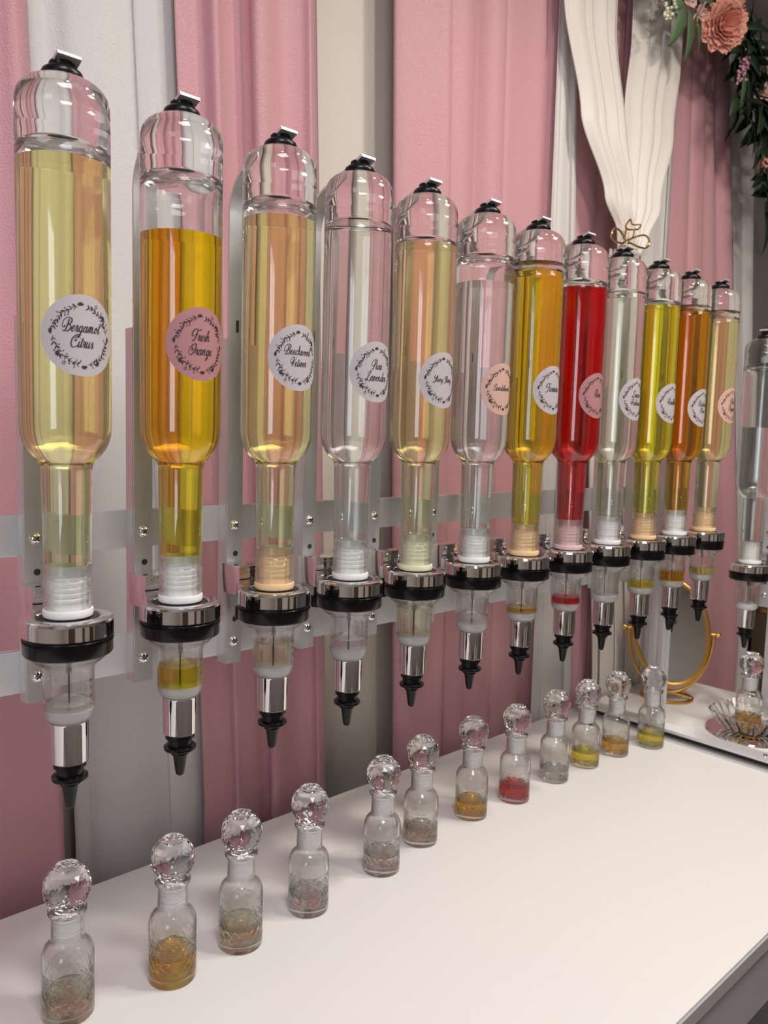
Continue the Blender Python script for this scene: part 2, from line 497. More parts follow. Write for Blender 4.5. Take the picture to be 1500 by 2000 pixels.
# gathered swag: two sheer lengths drawn together at a clip, then a loose tail
def yo(z):
    return -0.03 * math.exp(-((z - 0.43) / 0.22) ** 2)
curtain('sheer_swag', 'left sheer ivory drape gathered into the gold bow clip', [(1.06, 1.318, 1.510, 0.013), (0.86, 1.345, 1.515, 0.013), (0.65, 1.405, 1.560, 0.012), (0.50, 1.480, 1.590, 0.011), (0.435, 1.528, 1.605, 0.009), (0.40, 1.532, 1.585, 0.008)],
        0.972, 4, 0.016, MT['ivory'], 21, 'gathered sheer drapes', yoff=yo, nz=60)
curtain('sheer_swag', 'right sheer ivory drape gathered into the gold bow clip', [(1.06, 1.600, 1.790, 0.012), (0.86, 1.602, 1.785, 0.012), (0.70, 1.580, 1.760, 0.012), (0.52, 1.562, 1.690, 0.011), (0.44, 1.560, 1.640, 0.009), (0.40, 1.556, 1.612, 0.008)],
        0.972, 4, 0.015, MT['ivory'], 22, 'gathered sheer drapes', yoff=yo, nz=60)
curtain('sheer_swag', 'loose ivory tail of the gathered drape falling below the gold bow clip', [(0.405, 1.532, 1.610, 0.008), (0.30, 1.525, 1.67, 0.005), (0.0, 1.54, 1.75, 0.005), (-0.6, 1.60, 1.81, 0.005), (-1.0, 1.60, 1.81, 0.005)],
        0.987, 4, 0.004, MT['ivory'], 23, 'gathered sheer drapes', yoff=yo, nz=50)
bm = bmesh.new(); add_tube(bm, [(-0.45, 1.0, CZ + 1.07), (2.5, 1.0, CZ + 1.07)], 0.012, 12)
tag(obj('curtain_rod', bm, MT['lampframe']), 'white rod carrying the pink and white drapery', 'curtain rod')

# gold bow clip on the swag
def loop(bm, pts, y, r, bulge, cyc=True):
    P = catmull([(p[0], 0, p[1]) for p in pts[:-1]] if cyc else [(p[0], 0, p[1]) for p in pts], 6, cyc)
    n = len(P)
    add_tube(bm, [(p[0], y - bulge * math.sin(PI * i / n), p[2] + CZ) for i, p in enumerate(P)], r, 8, cyclic=cyc)
clip = empty('bow_clip', (0, 0, 0), 'gold wire bow clip holding the gathered ivory drapes', 'clip')
bm = bmesh.new()
loop(bm, [(1.5215, 0.4114), (1.5, 0.4261), (1.4743, 0.4284), (1.4561, 0.419), (1.4552, 0.4087), (1.4711, 0.4034), (1.4944, 0.4045), (1.5215, 0.4114)], 0.924, 0.0021, 0.012)
loop(bm, [(1.5294, 0.4138), (1.5605, 0.4289), (1.5871, 0.4359), (1.6007, 0.4287), (1.5999, 0.4168), (1.5859, 0.409), (1.5671, 0.4079), (1.5459, 0.4116), (1.5294, 0.4138)], 0.924, 0.0021, 0.012)
obj('bow_loops', bm, MT['goldwire'], clip)
bm = bmesh.new()
loop(bm, [(1.5192, 0.4141), (1.5206, 0.4392), (1.5143, 0.4412), (1.5287, 0.4574), (1.5378, 0.4487), (1.5682, 0.4535), (1.559, 0.4423), (1.5488, 0.4414), (1.5445, 0.4249), (1.5291, 0.4159), (1.5192, 0.4141)], 0.922, 0.0018, 0.006)
loop(bm, [(1.5206, 0.4392), (1.5348, 0.4388), (1.5488, 0.4414)], 0.922, 0.0022, 0.0, cyc=False)
obj('blossom_wire', bm, MT['goldwire'], clip)
bm = bmesh.new()
add_tube(bm, [(1.525, 0.924, CZ + 0.413), (1.535, 0.94, CZ + 0.41), (1.56, 0.93, CZ + 0.406)], 0.0025, 8)
obj('clip_bar', bm, MT['goldwire'], clip)

# ------------------------------------------------------------------ rack behind the dispensers
AX = [0.2692, 0.3785, 0.4891, 0.5955, 0.7026, 0.8141, 0.9231, 1.0334, 1.143, 1.2568, 1.3674, 1.4825]
CY = 0.6948
UPY = 0.778
def rail(label, z0, z1):
    bm = bmesh.new()
    add_box(bm, (0.815, UPY + 0.0175, CZ + (z0 + z1) / 2), (1.369, 0.004, z1 - z0), bev=0.0006)
    add_box(bm, (0.815, UPY + 0.0205, CZ + z1 - 0.0015), (1.369, 0.006, 0.003))
    return tag(obj('rail', bm, MT['rail']), label, 'rail', 'horizontal rails of the dispenser rack')
rail('upper flat aluminium rail crossing behind the bottle necks', -0.127, -0.087)
rail('lower flat aluminium rail crossing behind the measuring chambers', -0.262, -0.220)
def stand(x, label):
    r = empty('rack_stand', (x, UPY + 0.009, TZ), label, 'rack stand', 'stands of the dispenser rack')
    w = 0.030
    def ext(bm, c, ax, ln):
        # T-slot extrusion: four corner ribs around a core
        k = w * 0.36; g = w * 0.28
        if ax == 'z':
            add_box(bm, c, (w * 0.62, w * 0.62, ln))
            for sx in (-1, 1):
                for sy in (-1, 1):
                    add_box(bm, (c[0] + sx * (w - k) / 2, c[1] + sy * (w - k) / 2, c[2]), (k, k, ln), bev=0.0008)
        else:
            h = 0.022
            add_box(bm, c, (w * 0.40, ln, h * 0.9), mi=1)
            add_box(bm, (c[0] - 0.004, c[1], c[2] + h * 0.36), (w * 1.25, ln, h * 0.28), bev=0.0008)
            add_box(bm, (c[0] - 0.006, c[1], c[2] - h * 0.41), (w * 1.55, ln, h * 0.14), bev=0.0006)
    bm = bmesh.new(); ext(bm, (0, 0, 0.02 + (0.51 - 0.02) / 2), 'z', 0.49)
    obj('post', bm, MT['rail'], r, flat=True)
    bm = bmesh.new(); ext(bm, (0, -0.12, 0.0108), 'y', 0.60)
    ft = obj('foot', bm, [MT['rail'], MT['hole']], r, flat=True)
    bm = bmesh.new(); add_lathe(bm, [(0, 0.0030), (0.003, 0.0026), (0.0045, 0), (0.0045, -0.001), (0, -0.001)], 16)
    s = obj('bolt', bm, MT['chrome'], r, (-0.004, -0.225, 0.0220))
    return r
stand(1.516, 'aluminium upright and foot at the right end of the dispenser rack')
stand(0.114, 'aluminium upright and foot at the left end of the dispenser rack')

# ------------------------------------------------------------------ dispenser prototype (origin on bottle axis at camera height)
def screw_bm():
    bm = bmesh.new()
    add_lathe(bm, [(0, -0.0042), (0.0018, -0.0040), (0.0042, -0.0030), (0.0056, -0.0012), (0.0060, 0.0), (0, 0.0)], 20)
    for k in range(4):
        a = PI / 4 + k * PI / 2
        add_box(bm, (0.0016 * math.cos(a), 0.0016 * math.sin(a), -0.0041), (0.0030, 0.0009, 0.0006), mi=1, rot=Matrix.Rotation(a, 3, 'Z'))
    bmesh.ops.rotate(bm, verts=bm.verts[:], cent=(0, 0, 0), matrix=Matrix.Rotation(-PI / 2, 3, 'X'))
    return bm

DY = UPY - CY
def make_dispenser(loc):
    r = empty('bottle_dispenser', loc)
    # bracket: strip up, bend, arm to the front; channel behind
    bm = bmesh.new()
    path = [(0.001, DY - 0.0015, -0.268), (0.001, DY - 0.0015, 0.10), (0.001, DY - 0.0015, 0.235)]
    rad = 0.045
    for k in range(1, 11):
        a = k / 10 * (PI / 2 - 0.10)
        path.append((0.001, DY - 0.0015 - rad * (1 - math.cos(a)), 0.235 + rad * math.sin(a)))
    path.append((0.001, -0.0135, 0.3000))
    sweep_strip(bm, path, 0.020, 0.003)
    add_box(bm, (-0.0085, DY + 0.0075, -0.084), (0.0022, 0.0150, 0.368))
    add_box(bm, (0.0105, DY + 0.0075, -0.084), (0.0022, 0.0150, 0.368))
    for z in (-0.1405, -0.2165):
        g = bmesh.ops.create_circle(bm, cap_ends=True, segments=18, radius=0.0032)
        bmesh.ops.rotate(bm, verts=g['verts'], cent=(0, 0, 0), matrix=Matrix.Rotation(PI / 2, 3, 'X'))
        bmesh.ops.translate(bm, verts=g['verts'], vec=(0.002, DY - 0.0033, z))
        for f in {f for v in g['verts'] for f in v.link_faces}: f.material_index = 1
    add_box(bm, (0.002, DY - 0.0031, 0.114), (0.0036, 0.0006, 0.013), mi=1)
    obj('bracket', bm, [MT['alu'], MT['hole']], r, angle=30)
    s1 = obj('screw', screw_bm(), [MT['chrome'], MT['hole']], r, (0.001, DY - 0.003, -0.108))
    copy_part(s1, r).location = (0.001, DY - 0.003, -0.2425)
    # rubber foot pressing on the bottle
    bm = bmesh.new()
    add_lathe(bm, [(0, 0.2975), (0.0095, 0.2975), (0.0105, 0.2960), (0.0100, 0.2935), (0.0125, 0.2925), (0.0158, 0.2900), (0.0170, 0.2870), (0.0165, 0.2845), (0.0150, 0.2838), (0, 0.2838)], 40)
    obj('rubber_pad', bm, MT['rubber'], r)
    # chrome ring with arm to the bracket
    bm = bmesh.new()
    add_lathe(bm, [(0.0262, -0.1682), (0.0262, -0.1835), (0.0375, -0.1835), (0.0384, -0.1828), (0.0384, -0.1705), (0.0374, -0.1684), (0.0350, -0.1675), (0.0275, -0.1674)], 64, closed=True)
    add_box(bm, (0.000, DY - 0.0215, -0.1660), (0.0310, 0.036, 0.033), bev=0.0008)
    add_box(bm, (0.0, 0.0405, -0.1755), (0.034, 0.014, 0.0155), bev=0.0006)
    add_box(bm, (0.0, DY - 0.0400, -0.1530), (0.0170, 0.003, 0.0010))
    obj('chrome_ring', bm, MT['chrome'], r, angle=22)
    bm = bmesh.new()
    add_lathe(bm, [(0, -0.1677), (0.0255, -0.1677), (0.0262, -0.1685), (0.0262, -0.1830), (0, -0.1830)], 48)
    obj('rubber_washer', bm, MT['rubber'], r)
    bm = bmesh.new()
    add_lathe(bm, [(0.030, -0.1836), (0.0372, -0.1836), (0.0372, -0.1850), (0.0378, -0.1856), (0.0378, -0.1985), (0.0368, -0.2000), (0.0335, -0.2005), (0.030, -0.2005)], 96, closed=True)
    for k in range(110):
        a = 2 * PI * k / 110
        add_box(bm, (0.0378 * math.cos(a), 0.0378 * math.sin(a), -0.1870), (0.0010, 0.0011, 0.0022), rot=Matrix.Rotation(a, 3, 'Z'))
    obj('black_collar', bm, MT['black'], r)
    bm = bmesh.new()
    add_lathe(bm, [(0, -0.182), (0.0042, -0.182), (0.0042, -0.197), (0.0080, -0.1975), (0.0084, -0.2085), (0.0074, -0.2110), (0, -0.2110)], 20)
    obj('thumb_screw', bm, MT['black'], r, (-0.002, 0.058, 0.0))
    # measuring chamber
    bm = bmesh.new()
    add_lathe(bm, [(0.0330, -0.1995), (0.0330, -0.2020), (0.0300, -0.2060), (0.0245, -0.2095), (0.0225, -0.2125), (0.0219, -0.2170), (0.0219, -0.2500), (0.0212, -0.2560), (0.0185, -0.2605), (0.0160, -0.2635),
                   (0.0148, -0.2635), (0.0150, -0.2615), (0.0175, -0.2590), (0.0198, -0.2550), (0.0204, -0.2500), (0.0204, -0.2170), (0.0211, -0.2120), (0.0232, -0.2080), (0.0290, -0.2045), (0.0315, -0.2015), (0.0315, -0.1995)], 56, closed=True)
    ch = obj('measuring_chamber', bm, MT['clearplastic'], r)
    bm = bmesh.new()
    add_lathe(bm, [(0, -0.2500), (0.0185, -0.2502), (0.0199, -0.2515), (0.0198, -0.2555), (0.0176, -0.2590), (0.0148, -0.2618), (0, -0.2618)], 40)
    obj('float_disk', bm, MT['floatdisk'], r)
    bm = bmesh.new()
    add_lathe(bm, [(0, -0.2010), (0.0022, -0.2010), (0.0022, -0.2160), (0.0007, -0.2180), (0.0007, -0.2500), (0, -0.2500)], 12)
    obj('air_tube', bm, MT['greyink'], r)
    # graduation marks and numerals on the chamber
    bm = bmesh.new()
    seg7 = {'0': 'abcdef', '1': 'bc', '2': 'abged', '3': 'abgcd', '5': 'afgcd'}
    SG = {'a': ((0, 1), (1, 1)), 'b': ((1, 1), (1, .5)), 'c': ((1, .5), (1, 0)), 'd': ((0, 0), (1, 0)), 'e': ((0, .5), (0, 0)), 'f': ((0, 1), (0, .5)), 'g': ((0, .5), (1, .5))}
    def onchamber(sx, sz):
        a = math.radians(-62) + sx / 0.0221
        return (0.0221 * math.cos(a), 0.0221 * math.sin(a), sz)
    for txt, z in (('20', -0.2235), ('15', -0.2300), ('10', -0.2372), ('5', -0.2440), ('3', -0.2475)):
        for ci, chh in enumerate(txt):
            for sgm in seg7[chh]:
                (ax_, az), (bx, bz) = SG[sgm]
                p = onchamber(ci * 0.0022 + ax_ * 0.0013, z + az * 0.0024 - 0.0012); q = onchamber(ci * 0.0022 + bx * 0.0013, z + bz * 0.0024 - 0.0012)
                add_tube(bm, [p, q], 0.00022, 4)
        add_tube(bm, [onchamber(-0.004, z), onchamber(-0.0015, z)], 0.00013, 4)
    obj('scale_numbers', bm, MT['greyink'], r)
    bm = bmesh.new()
    add_lathe(bm, [(0.0150, -0.2630), (0.0172, -0.2622), (0.0169, -0.2640), (0.0162, -0.2988), (0.0150, -0.3000), (0.0140, -0.3000)], 56)
    add_lathe(bm, [(0, -0.2632), (0.0150, -0.2630)], 56)
    obj('chrome_sleeve', bm, MT['chrome'], r)
    bm = bmesh.new()
    add_lathe(bm, [(0, -0.2995), (0.0142, -0.2998), (0.0142, -0.3045), (0.0130, -0.3052), (0.0120, -0.3058), (0.0116, -0.3122), (0.0150, -0.3128), (0.0156, -0.3133), (0.0156, -0.3158), (0.0150, -0.3166),
                   (0.0110, -0.3168), (0.0092, -0.3180), (0.0090, -0.3212), (0.0074, -0.3218), (0.0068, -0.3235), (0.0046, -0.3385), (0.0038, -0.3425), (0.0020, -0.3442), (0, -0.3445)], 40)
    obj('nozzle', bm, MT['black'], r)
    return r

DISP = []
ords = ['first', 'second', 'third', 'fourth', 'fifth', 'sixth', 'seventh', 'eighth', 'ninth', 'tenth', 'eleventh', 'twelfth']
fl = [  # sticker lines, sticker tint, liquid key, level, chamber level, chamber liquid key, plug colour key, liquid words, sticker z
 (['Bergamot', 'Citrus'], 'w', 'pale', 0.2160, -0.2445, 'faint', 'w', 'pale yellow oil', 0.073),
 (['Fresh', 'Orange'], 'p', 'orange', 0.1767, -0.2300, 'gold', 'w', 'deep orange oil', 0.0765),
 (['Beechwood', 'Vetiver'], 'w', 'pale', 0.2121, -0.2242, 'faint', 'o', 'pale straw oil', 0.0735),
 (['Pure', 'Lavender'], 'w', 'clear', 0.2299, -0.2368, 'clear', 'w', 'clear oil', 0.067),
 (['Ylang Ylang'], 'w', 'straw', 0.2244, -0.2075, 'faint', 'y', 'straw yellow oil', 0.065),
 (['Sandalwood'], 'o', 'clear', 0.1958, -0.2403, 'clear', 'w', 'clear oil', 0.061),
 (['Jasmine'], 'w', 'amber', 0.2384, -0.2420, 'gold2', 'o', 'golden amber oil', 0.066),
 (['Rose'], 'p', 'red', 0.2205, -0.2403, 'redc', 'p', 'bright red oil', 0.0642),
 (['Lemon', 'Verbena'], 'w', 'clear2', 0.2358, -0.2480, 'clear', 'w', 'nearly clear oil', 0.0644),
 (['Vanilla'], 'w', 'yellow', 0.2225, -0.2389, 'yellowc', 'o', 'bright yellow oil', 0.0633),
 (['Patchouli', 'Clove'], 'w', 'brown', 0.2365, -0.2330, 'brownc', 'w', 'dark amber brown oil', 0.0604),
 (['Pink', 'Pepper'], 'o', 'pale', 0.2416, -0.2366, 'pale2', 'o', 'pale yellow oil', 0.0696),
]
names = [' '.join(f[0]) for f in fl]
for i in range(12):
    loc = (AX[i], CY, CZ)
    if i == 0: d = make_dispenser(loc)
    else:
        d = DISP[0].copy(); COL.objects.link(d)
        for ch in list(DISP[0].children): copy_part(ch, d)
        d.location = loc
    if i == 3: pos = 'colourless bottle labelled Pure Lavender'
    else: pos = '%s bottle labelled %s' % (fl[i][7].replace(' oil', ''), names[i])
    if i > 9: pos = ['dark amber brown bottle, second from right', 'pale yellow bottle at the right end'][i - 10]
    tag(d, 'chrome and black dispenser holding the ' + pos, 'dispenser', 'optic dispensers along the rack')
    DISP.append(d)

# ------------------------------------------------------------------ inverted bottles
def bottle_profiles():
    outer = [(0, 0.2836), (0.0150, 0.2838), (0.0185, 0.2836), (0.0225, 0.2824), (0.0290, 0.2790), (0.0335, 0.2750), (0.0362, 0.2700), (0.0374, 0.2640), (0.0376, 0.2562), (0.0372, 0.2551), (0.0372, 0.2541), (0.0376, 0.2530),
             (0.0377, 0.2480), (0.0377, 0.2300), (0.0376, 0.15), (0.0375, 0.05), (0.0374, 0.0000), (0.0368, -0.0080), (0.0350, -0.0150), (0.0318, -0.0215), (0.0275, -0.0272), (0.0232, -0.0315), (0.0216, -0.0345), (0.0212, -0.0385),
             (0.0209, -0.060), (0.0203, -0.0950), (0.0199, -0.1240), (0.0199, -0.1330), (0.0207, -0.1342), (0.0214, -0.1360), (0.0214, -0.1378), (0.0205, -0.1392), (0.0200, -0.1400), (0.0207, -0.1420), (0.0200, -0.1440),
             (0.0208, -0.1470), (0.0200, -0.1490), (0.0209, -0.1520), (0.0206, -0.1570), (0.0198, -0.1598)]
    inner = [(0.0172, -0.1600), (0.0172, -0.1400), (0.0172, -0.1240), (0.0176, -0.0950), (0.0182, -0.060), (0.0185, -0.0385), (0.0192, -0.0340), (0.0212, -0.0295), (0.0252, -0.0248), (0.0292, -0.0195), (0.0322, -0.0135), (0.0338, -0.0070), (0.0343, 0.0),
             (0.0345, 0.05), (0.0346, 0.15), (0.0346, 0.2160), (0.0342, 0.2220), (0.0328, 0.2262), (0.0300, 0.2290), (0.0255, 0.2312), (0.0190, 0.2335), (0.0120, 0.2352), (0.0060, 0.2360), (0, 0.2362)]
    return outer, inner
OUT, INN = bottle_profiles()
bm = bmesh.new()
add_lathe(bm, OUT + INN, 96)
for f in bm.faces:
    if f.calc_center_median().z < -0.1205: f.material_index = 1
bottle_obj = obj('glass_body', bm, [MT['glass'], MT['glassneck']], angle=25)
bottle_me = bottle_obj.data
bpy.data.objects.remove(bottle_obj)
def inner_r(z):
    P = [(zz, rr) for rr, zz in INN]
    for (z0, r0), (z1, r1) in zip(P[:-1], P[1:]):
        if min(z0, z1) <= z <= max(z0, z1) and abs(z1 - z0) > 1e-9:
            return r0 + (r1 - r0) * (z - z0) / (z1 - z0)
    return 0.0346
LIQ = {
 'pale': (1.0, 0.91, 0.42), 'straw': (0.99, 0.87, 0.46), 'clear': (0.985, 0.985, 0.98), 'clear2': (0.97, 0.975, 0.88),
 'orange': (0.97, 0.60, 0.004), 'amber': (0.985, 0.72, 0.02), 'red': (0.72, 0.004, 0.006), 'yellow': (0.97, 0.88, 0.03), 'brown': (0.80, 0.30, 0.004),
}
LM = {k: liquid_mat('liquid_' + k, v) for k, v in LIQ.items()}
for k, v in {'faint': (0.96, 0.93, 0.74), 'gold': (0.93, 0.74, 0.02), 'gold2': (0.86, 0.52, 0.10), 'redc': (0.78, 0.02, 0.03), 'yellowc': (0.93, 0.78, 0.06), 'brownc': (0.78, 0.40, 0.02), 'pale2': (0.93, 0.88, 0.30)}.items():
    LM[k] = liquid_mat('liquid_' + k, v, 0.04)
PLUG = {'w': MT['whiteplug'], 'o': pbr('orange_plug', (0.94, 0.66, 0.36), 0.4), 'y': pbr('cream_plug', (0.86, 0.83, 0.58), 0.4), 'p': pbr('pink_plug', (0.84, 0.58, 0.58), 0.4)}
bm = bmesh.new()
pr = [(0, -0.1215), (0.0158, -0.1215), (0.0160, -0.1300), (0.0148, -0.1308)]
z = -0.1320
while z > -0.156:
    pr += [(0.0160, z), (0.0160, z - 0.0022), (0.0150, z - 0.0027), (0.0150, z - 0.0038)]
    z -= 0.0048
pr += [(0.0160, -0.1602), (0.0210, -0.1606), (0.0214, -0.1640), (0.0205, -0.1668), (0.0190, -0.1676), (0, -0.1676)]
add_lathe(bm, pr, 48)
plug_proto = obj('plug', bm, MT['whiteplug'])
plug_me = {}
for k, mm in PLUG.items():
    me = plug_proto.data.copy(); me.materials.clear(); me.materials.append(mm); plug_me[k] = me
bpy.data.objects.remove(plug_proto)

# ---- stickers: round paper label bent round the glass, printed wreath, script lettering
SR = 0.0330
RS = 0.0378
def bend(x, z, lift=0.0):
    a = -PI / 2 + x / RS
    return ((RS + lift) * math.cos(a), (RS + lift) * math.sin(a), z)
bm = bmesh.new()
nr, na = 10, 64
c0 = bm.verts.new(bend(0, 0)); prev = None
for i in range(1, nr + 1):
    ring = [bm.verts.new(bend(SR * i / nr * math.cos(2 * PI * k / na), SR * i / nr * math.sin(2 * PI * k / na))) for k in range(na)]
    for k in range(na):
        if prev is None: bm.faces.new((c0, ring[k], ring[(k + 1) % na]))
        else: bm.faces.new((prev[k], ring[k], ring[(k + 1) % na], prev[(k + 1) % na]))
    prev = ring
STK = {'w': pbr('white_sticker', (0.54, 0.49, 0.495), 0.55), 'p': pbr('dusty_pink_sticker', (0.46, 0.22, 0.22), 0.55), 'o': pbr('peach_sticker', (0.66, 0.42, 0.34), 0.55)}
for f in bm.faces: pass
sp_ = obj('sticker', bm, STK['w'])
for p_ in sp_.data.polygons: pass
stk_me = {}
for k, mm in STK.items():
    me = sp_.data.copy(); me.materials.clear(); me.materials.append(mm); stk_me[k] = me
bpy.data.objects.remove(sp_)

def ribbon(bm, pts, wid, lift=0.0003):
    """pts 2D; wid float or list (full width)"""
    n = len(pts)
    L_, Rr = [], []
    for i in range(n):
        a = pts[max(i - 1, 0)]; b = pts[min(i + 1, n - 1)]
        dx, dz = b[0] - a[0], b[1] - a[1]
        l = math.hypot(dx, dz) or 1e-9
        w = (wid[i] if isinstance(wid, list) else wid) / 2
        nx, nz_ = -dz / l * w, dx / l * w
        L_.append(bm.verts.new(bend(pts[i][0] + nx, pts[i][1] + nz_, lift)))
        Rr.append(bm.verts.new(bend(pts[i][0] - nx, pts[i][1] - nz_, lift)))
    for i in range(n - 1):
        bm.faces.new((L_[i], Rr[i], Rr[i + 1], L_[i + 1]))

def leafp(bm, x, z, ang, ln, wd, lift=0.0003):
    P = []
    for k in range(7):
        t = k / 6
        P.append((x + math.cos(ang) * ln * t, z + math.sin(ang) * ln * t))
    ribbon(bm, P, [max(0.00005, wd * math.sin(PI * (k / 6) ** 0.8)) for k in range(7)], lift)

def wreath():
    bm = bmesh.new()
    rnd = random.Random(5)
    R0 = 0.0232
    for (s, e, d) in ((100, 168, 1), (182, 262, 1), (280, 352, 1), (8, 80, 1)):
        n = 18
        P = []
        for k in range(n + 1):
            a = math.radians(s + (e - s) * k / n)
            rr = R0 + 0.0006 * math.sin(k * 0.9)
            P.append((rr * math.cos(a), rr * math.sin(a)))
        ribbon(bm, P, 0.00035)
        for k in range(1, n, 2):
            a = math.radians(s + (e - s) * k / n)
            x, zz = P[k]
            for sd in (1, -1):
                ln = rnd.uniform(0.0026, 0.0042)
                leafp(bm, x, zz, a + PI / 2 - sd * rnd.uniform(0.5, 0.9), ln, rnd.choice((0.0006, 0.0010, 0.0013)))
                if rnd.random() < 0.35:
                    aa = a + PI / 2 - sd * 0.9
                    leafp(bm, x + math.cos(aa) * ln, zz + math.sin(aa) * ln, aa, 0.0012, 0.0012)
    for deg in (94, 174, 218, 272, 300, 358, 40):
        a = math.radians(deg)
        x, zz = (R0 + 0.0012) * math.cos(a), (R0 + 0.0012) * math.sin(a)
        for q in range(5):
            leafp(bm, x, zz, a - 1.2 + q * 0.6, 0.0030, 0.0014, 0.00032)
    for deg in (64, 236):
        a = math.radians(deg)
        x, zz = (R0 + 0.0042) * math.cos(a), (R0 + 0.0042) * math.sin(a)
        P = [(x + 0.0012 * math.cos(t * PI / 5), zz + 0.0012 * math.sin(t * PI / 5)) for t in range(11)]
        ribbon(bm, P, 0.0004)
    return bm
w_ = obj('printed_wreath', wreath(), MT['ink'], flat=True)
wreath_me = w_.data
bpy.data.objects.remove(w_)

# script alphabet: strokes on a grid with x-height 1, pen thick on the way down
LOW = {
 'a': (1.05, [[(.72, .86), (.45, 1.0), (.16, .62), (.16, .2), (.38, .0), (.62, .3), (.76, .96)], [(.78, 1.0), (.70, .3), (.82, .0), (1.12, .28)]]),
 'b': (0.92, [[(.0, .22), (.3, 1.1), (.36, 2.0), (.2, 1.9), (.14, 1.0), (.16, .2), (.4, 0), (.66, .35), (.62, .85), (.5, .8), (.66, .62), (1.0, .7)]]),
 'c': (0.82, [[(.66, .82), (.45, 1.0), (.16, .6), (.18, .15), (.42, 0), (.88, .28)]]),
 'd': (1.05, [[(.72, .86), (.45, 1.0), (.16, .62), (.16, .2), (.38, .0), (.62, .3), (.80, 1.2), (.86, 2.0)], [(.86, 2.0), (.72, .5), (.84, 0), (1.12, .28)]]),
 'e': (0.80, [[(.0, .25), (.4, .45), (.58, .8), (.42, 1.0), (.18, .7), (.18, .2), (.42, 0), (.88, .28)]]),
 'g': (1.0, [[(.72, .86), (.45, 1.0), (.16, .62), (.16, .2), (.38, .0), (.62, .3), (.76, .96)], [(.78, 1.0), (.66, .0), (.55, -.8), (.3, -.95), (.28, -.6), (1.08, .28)]]),
 'h': (1.05, [[(.0, .22), (.3, 1.1), (.38, 2.0), (.2, 1.9), (.14, 1.0), (.1, .0)], [(.12, .4), (.42, 1.0), (.62, .85), (.62, .3), (.76, 0), (1.12, .28)]]),
 'i': (0.50, [[(.0, .25), (.2, 1.0)], [(.2, 1.0), (.14, .2), (.28, 0), (.56, .28)], [(.24, 1.45), (.28, 1.6)]]),
 'k': (0.95, [[(.0, .22), (.3, 1.1), (.38, 2.0), (.2, 1.9), (.14, 1.0), (.1, .0)], [(.14, .5), (.5, 1.0), (.5, .7), (.2, .5), (.55, .1), (.75, 0), (1.0, .28)]]),
 'l': (0.52, [[(.0, .22), (.3, 1.1), (.38, 2.0), (.2, 1.9), (.12, 1.0), (.12, .2), (.28, 0), (.58, .28)]]),
 'm': (1.45, [[(.0, .25), (.18, 1.0), (.1, 0)], [(.12, .4), (.38, 1.0), (.52, .85), (.5, 0)], [(.52, .4), (.80, 1.0), (.96, .85), (.94, .25), (1.1, 0), (1.5, .28)]]),
 'n': (1.05, [[(.0, .25), (.18, 1.0), (.1, 0)], [(.12, .4), (.42, 1.0), (.60, .85), (.58, .25), (.74, 0), (1.12, .28)]]),
 'o': (0.90, [[(.45, 1.0), (.16, .65), (.18, .15), (.42, 0), (.66, .4), (.6, .88), (.42, .98), (.55, .7), (.98, .72)]]),
 'p': (0.98, [[(.0, .25), (.22, 1.0), (.12, 0), (.02, -.95)], [(.12, .4), (.42, 1.0), (.66, .7), (.6, .2), (.36, 0), (.2, .1)], [(.36, 0), (.7, .05), (1.05, .28)]]),
 'r': (0.68, [[(.0, .25), (.16, 1.05), (.24, .9), (.46, .92), (.36, .3), (.48, 0), (.74, .28)]]),
 's': (0.70, [[(.0, .25), (.36, 1.1), (.34, .75), (.5, .4), (.4, 0), (.12, .06)], [(.4, 0), (.6, .1), (.76, .28)]]),
 't': (0.58, [[(.0, .25), (.26, 1.0), (.32, 1.6)], [(.32, 1.6), (.16, .25), (.32, 0), (.64, .28)], [(.04, 1.12), (.52, 1.16)]]),
 'u': (1.05, [[(.0, .25), (.18, 1.0)], [(.18, 1.0), (.12, .25), (.32, 0), (.56, .3), (.70, 1.0)], [(.70, 1.0), (.64, .25), (.78, 0), (1.12, .28)]]),
 'v': (0.86, [[(.0, .25), (.16, 1.0), (.26, .9), (.24, .2), (.4, 0), (.62, .4), (.64, .95), (.7, .72), (.95, .72)]]),
 'w': (1.25, [[(.0, .25), (.16, 1.0)], [(.16, 1.0), (.12, .2), (.3, 0), (.5, .3), (.58, .9)], [(.58, .9), (.55, .2), (.72, 0), (.96, .4), (.98, .95), (1.05, .72), (1.3, .72)]]),
 'y': (1.0, [[(.0, .25), (.18, 1.0)], [(.18, 1.0), (.12, .25), (.32, 0), (.56, .3), (.72, 1.0)], [(.72, 1.0), (.6, 0), (.5, -.8), (.26, -.95), (.24, -.6), (1.05, .28)]]),
}
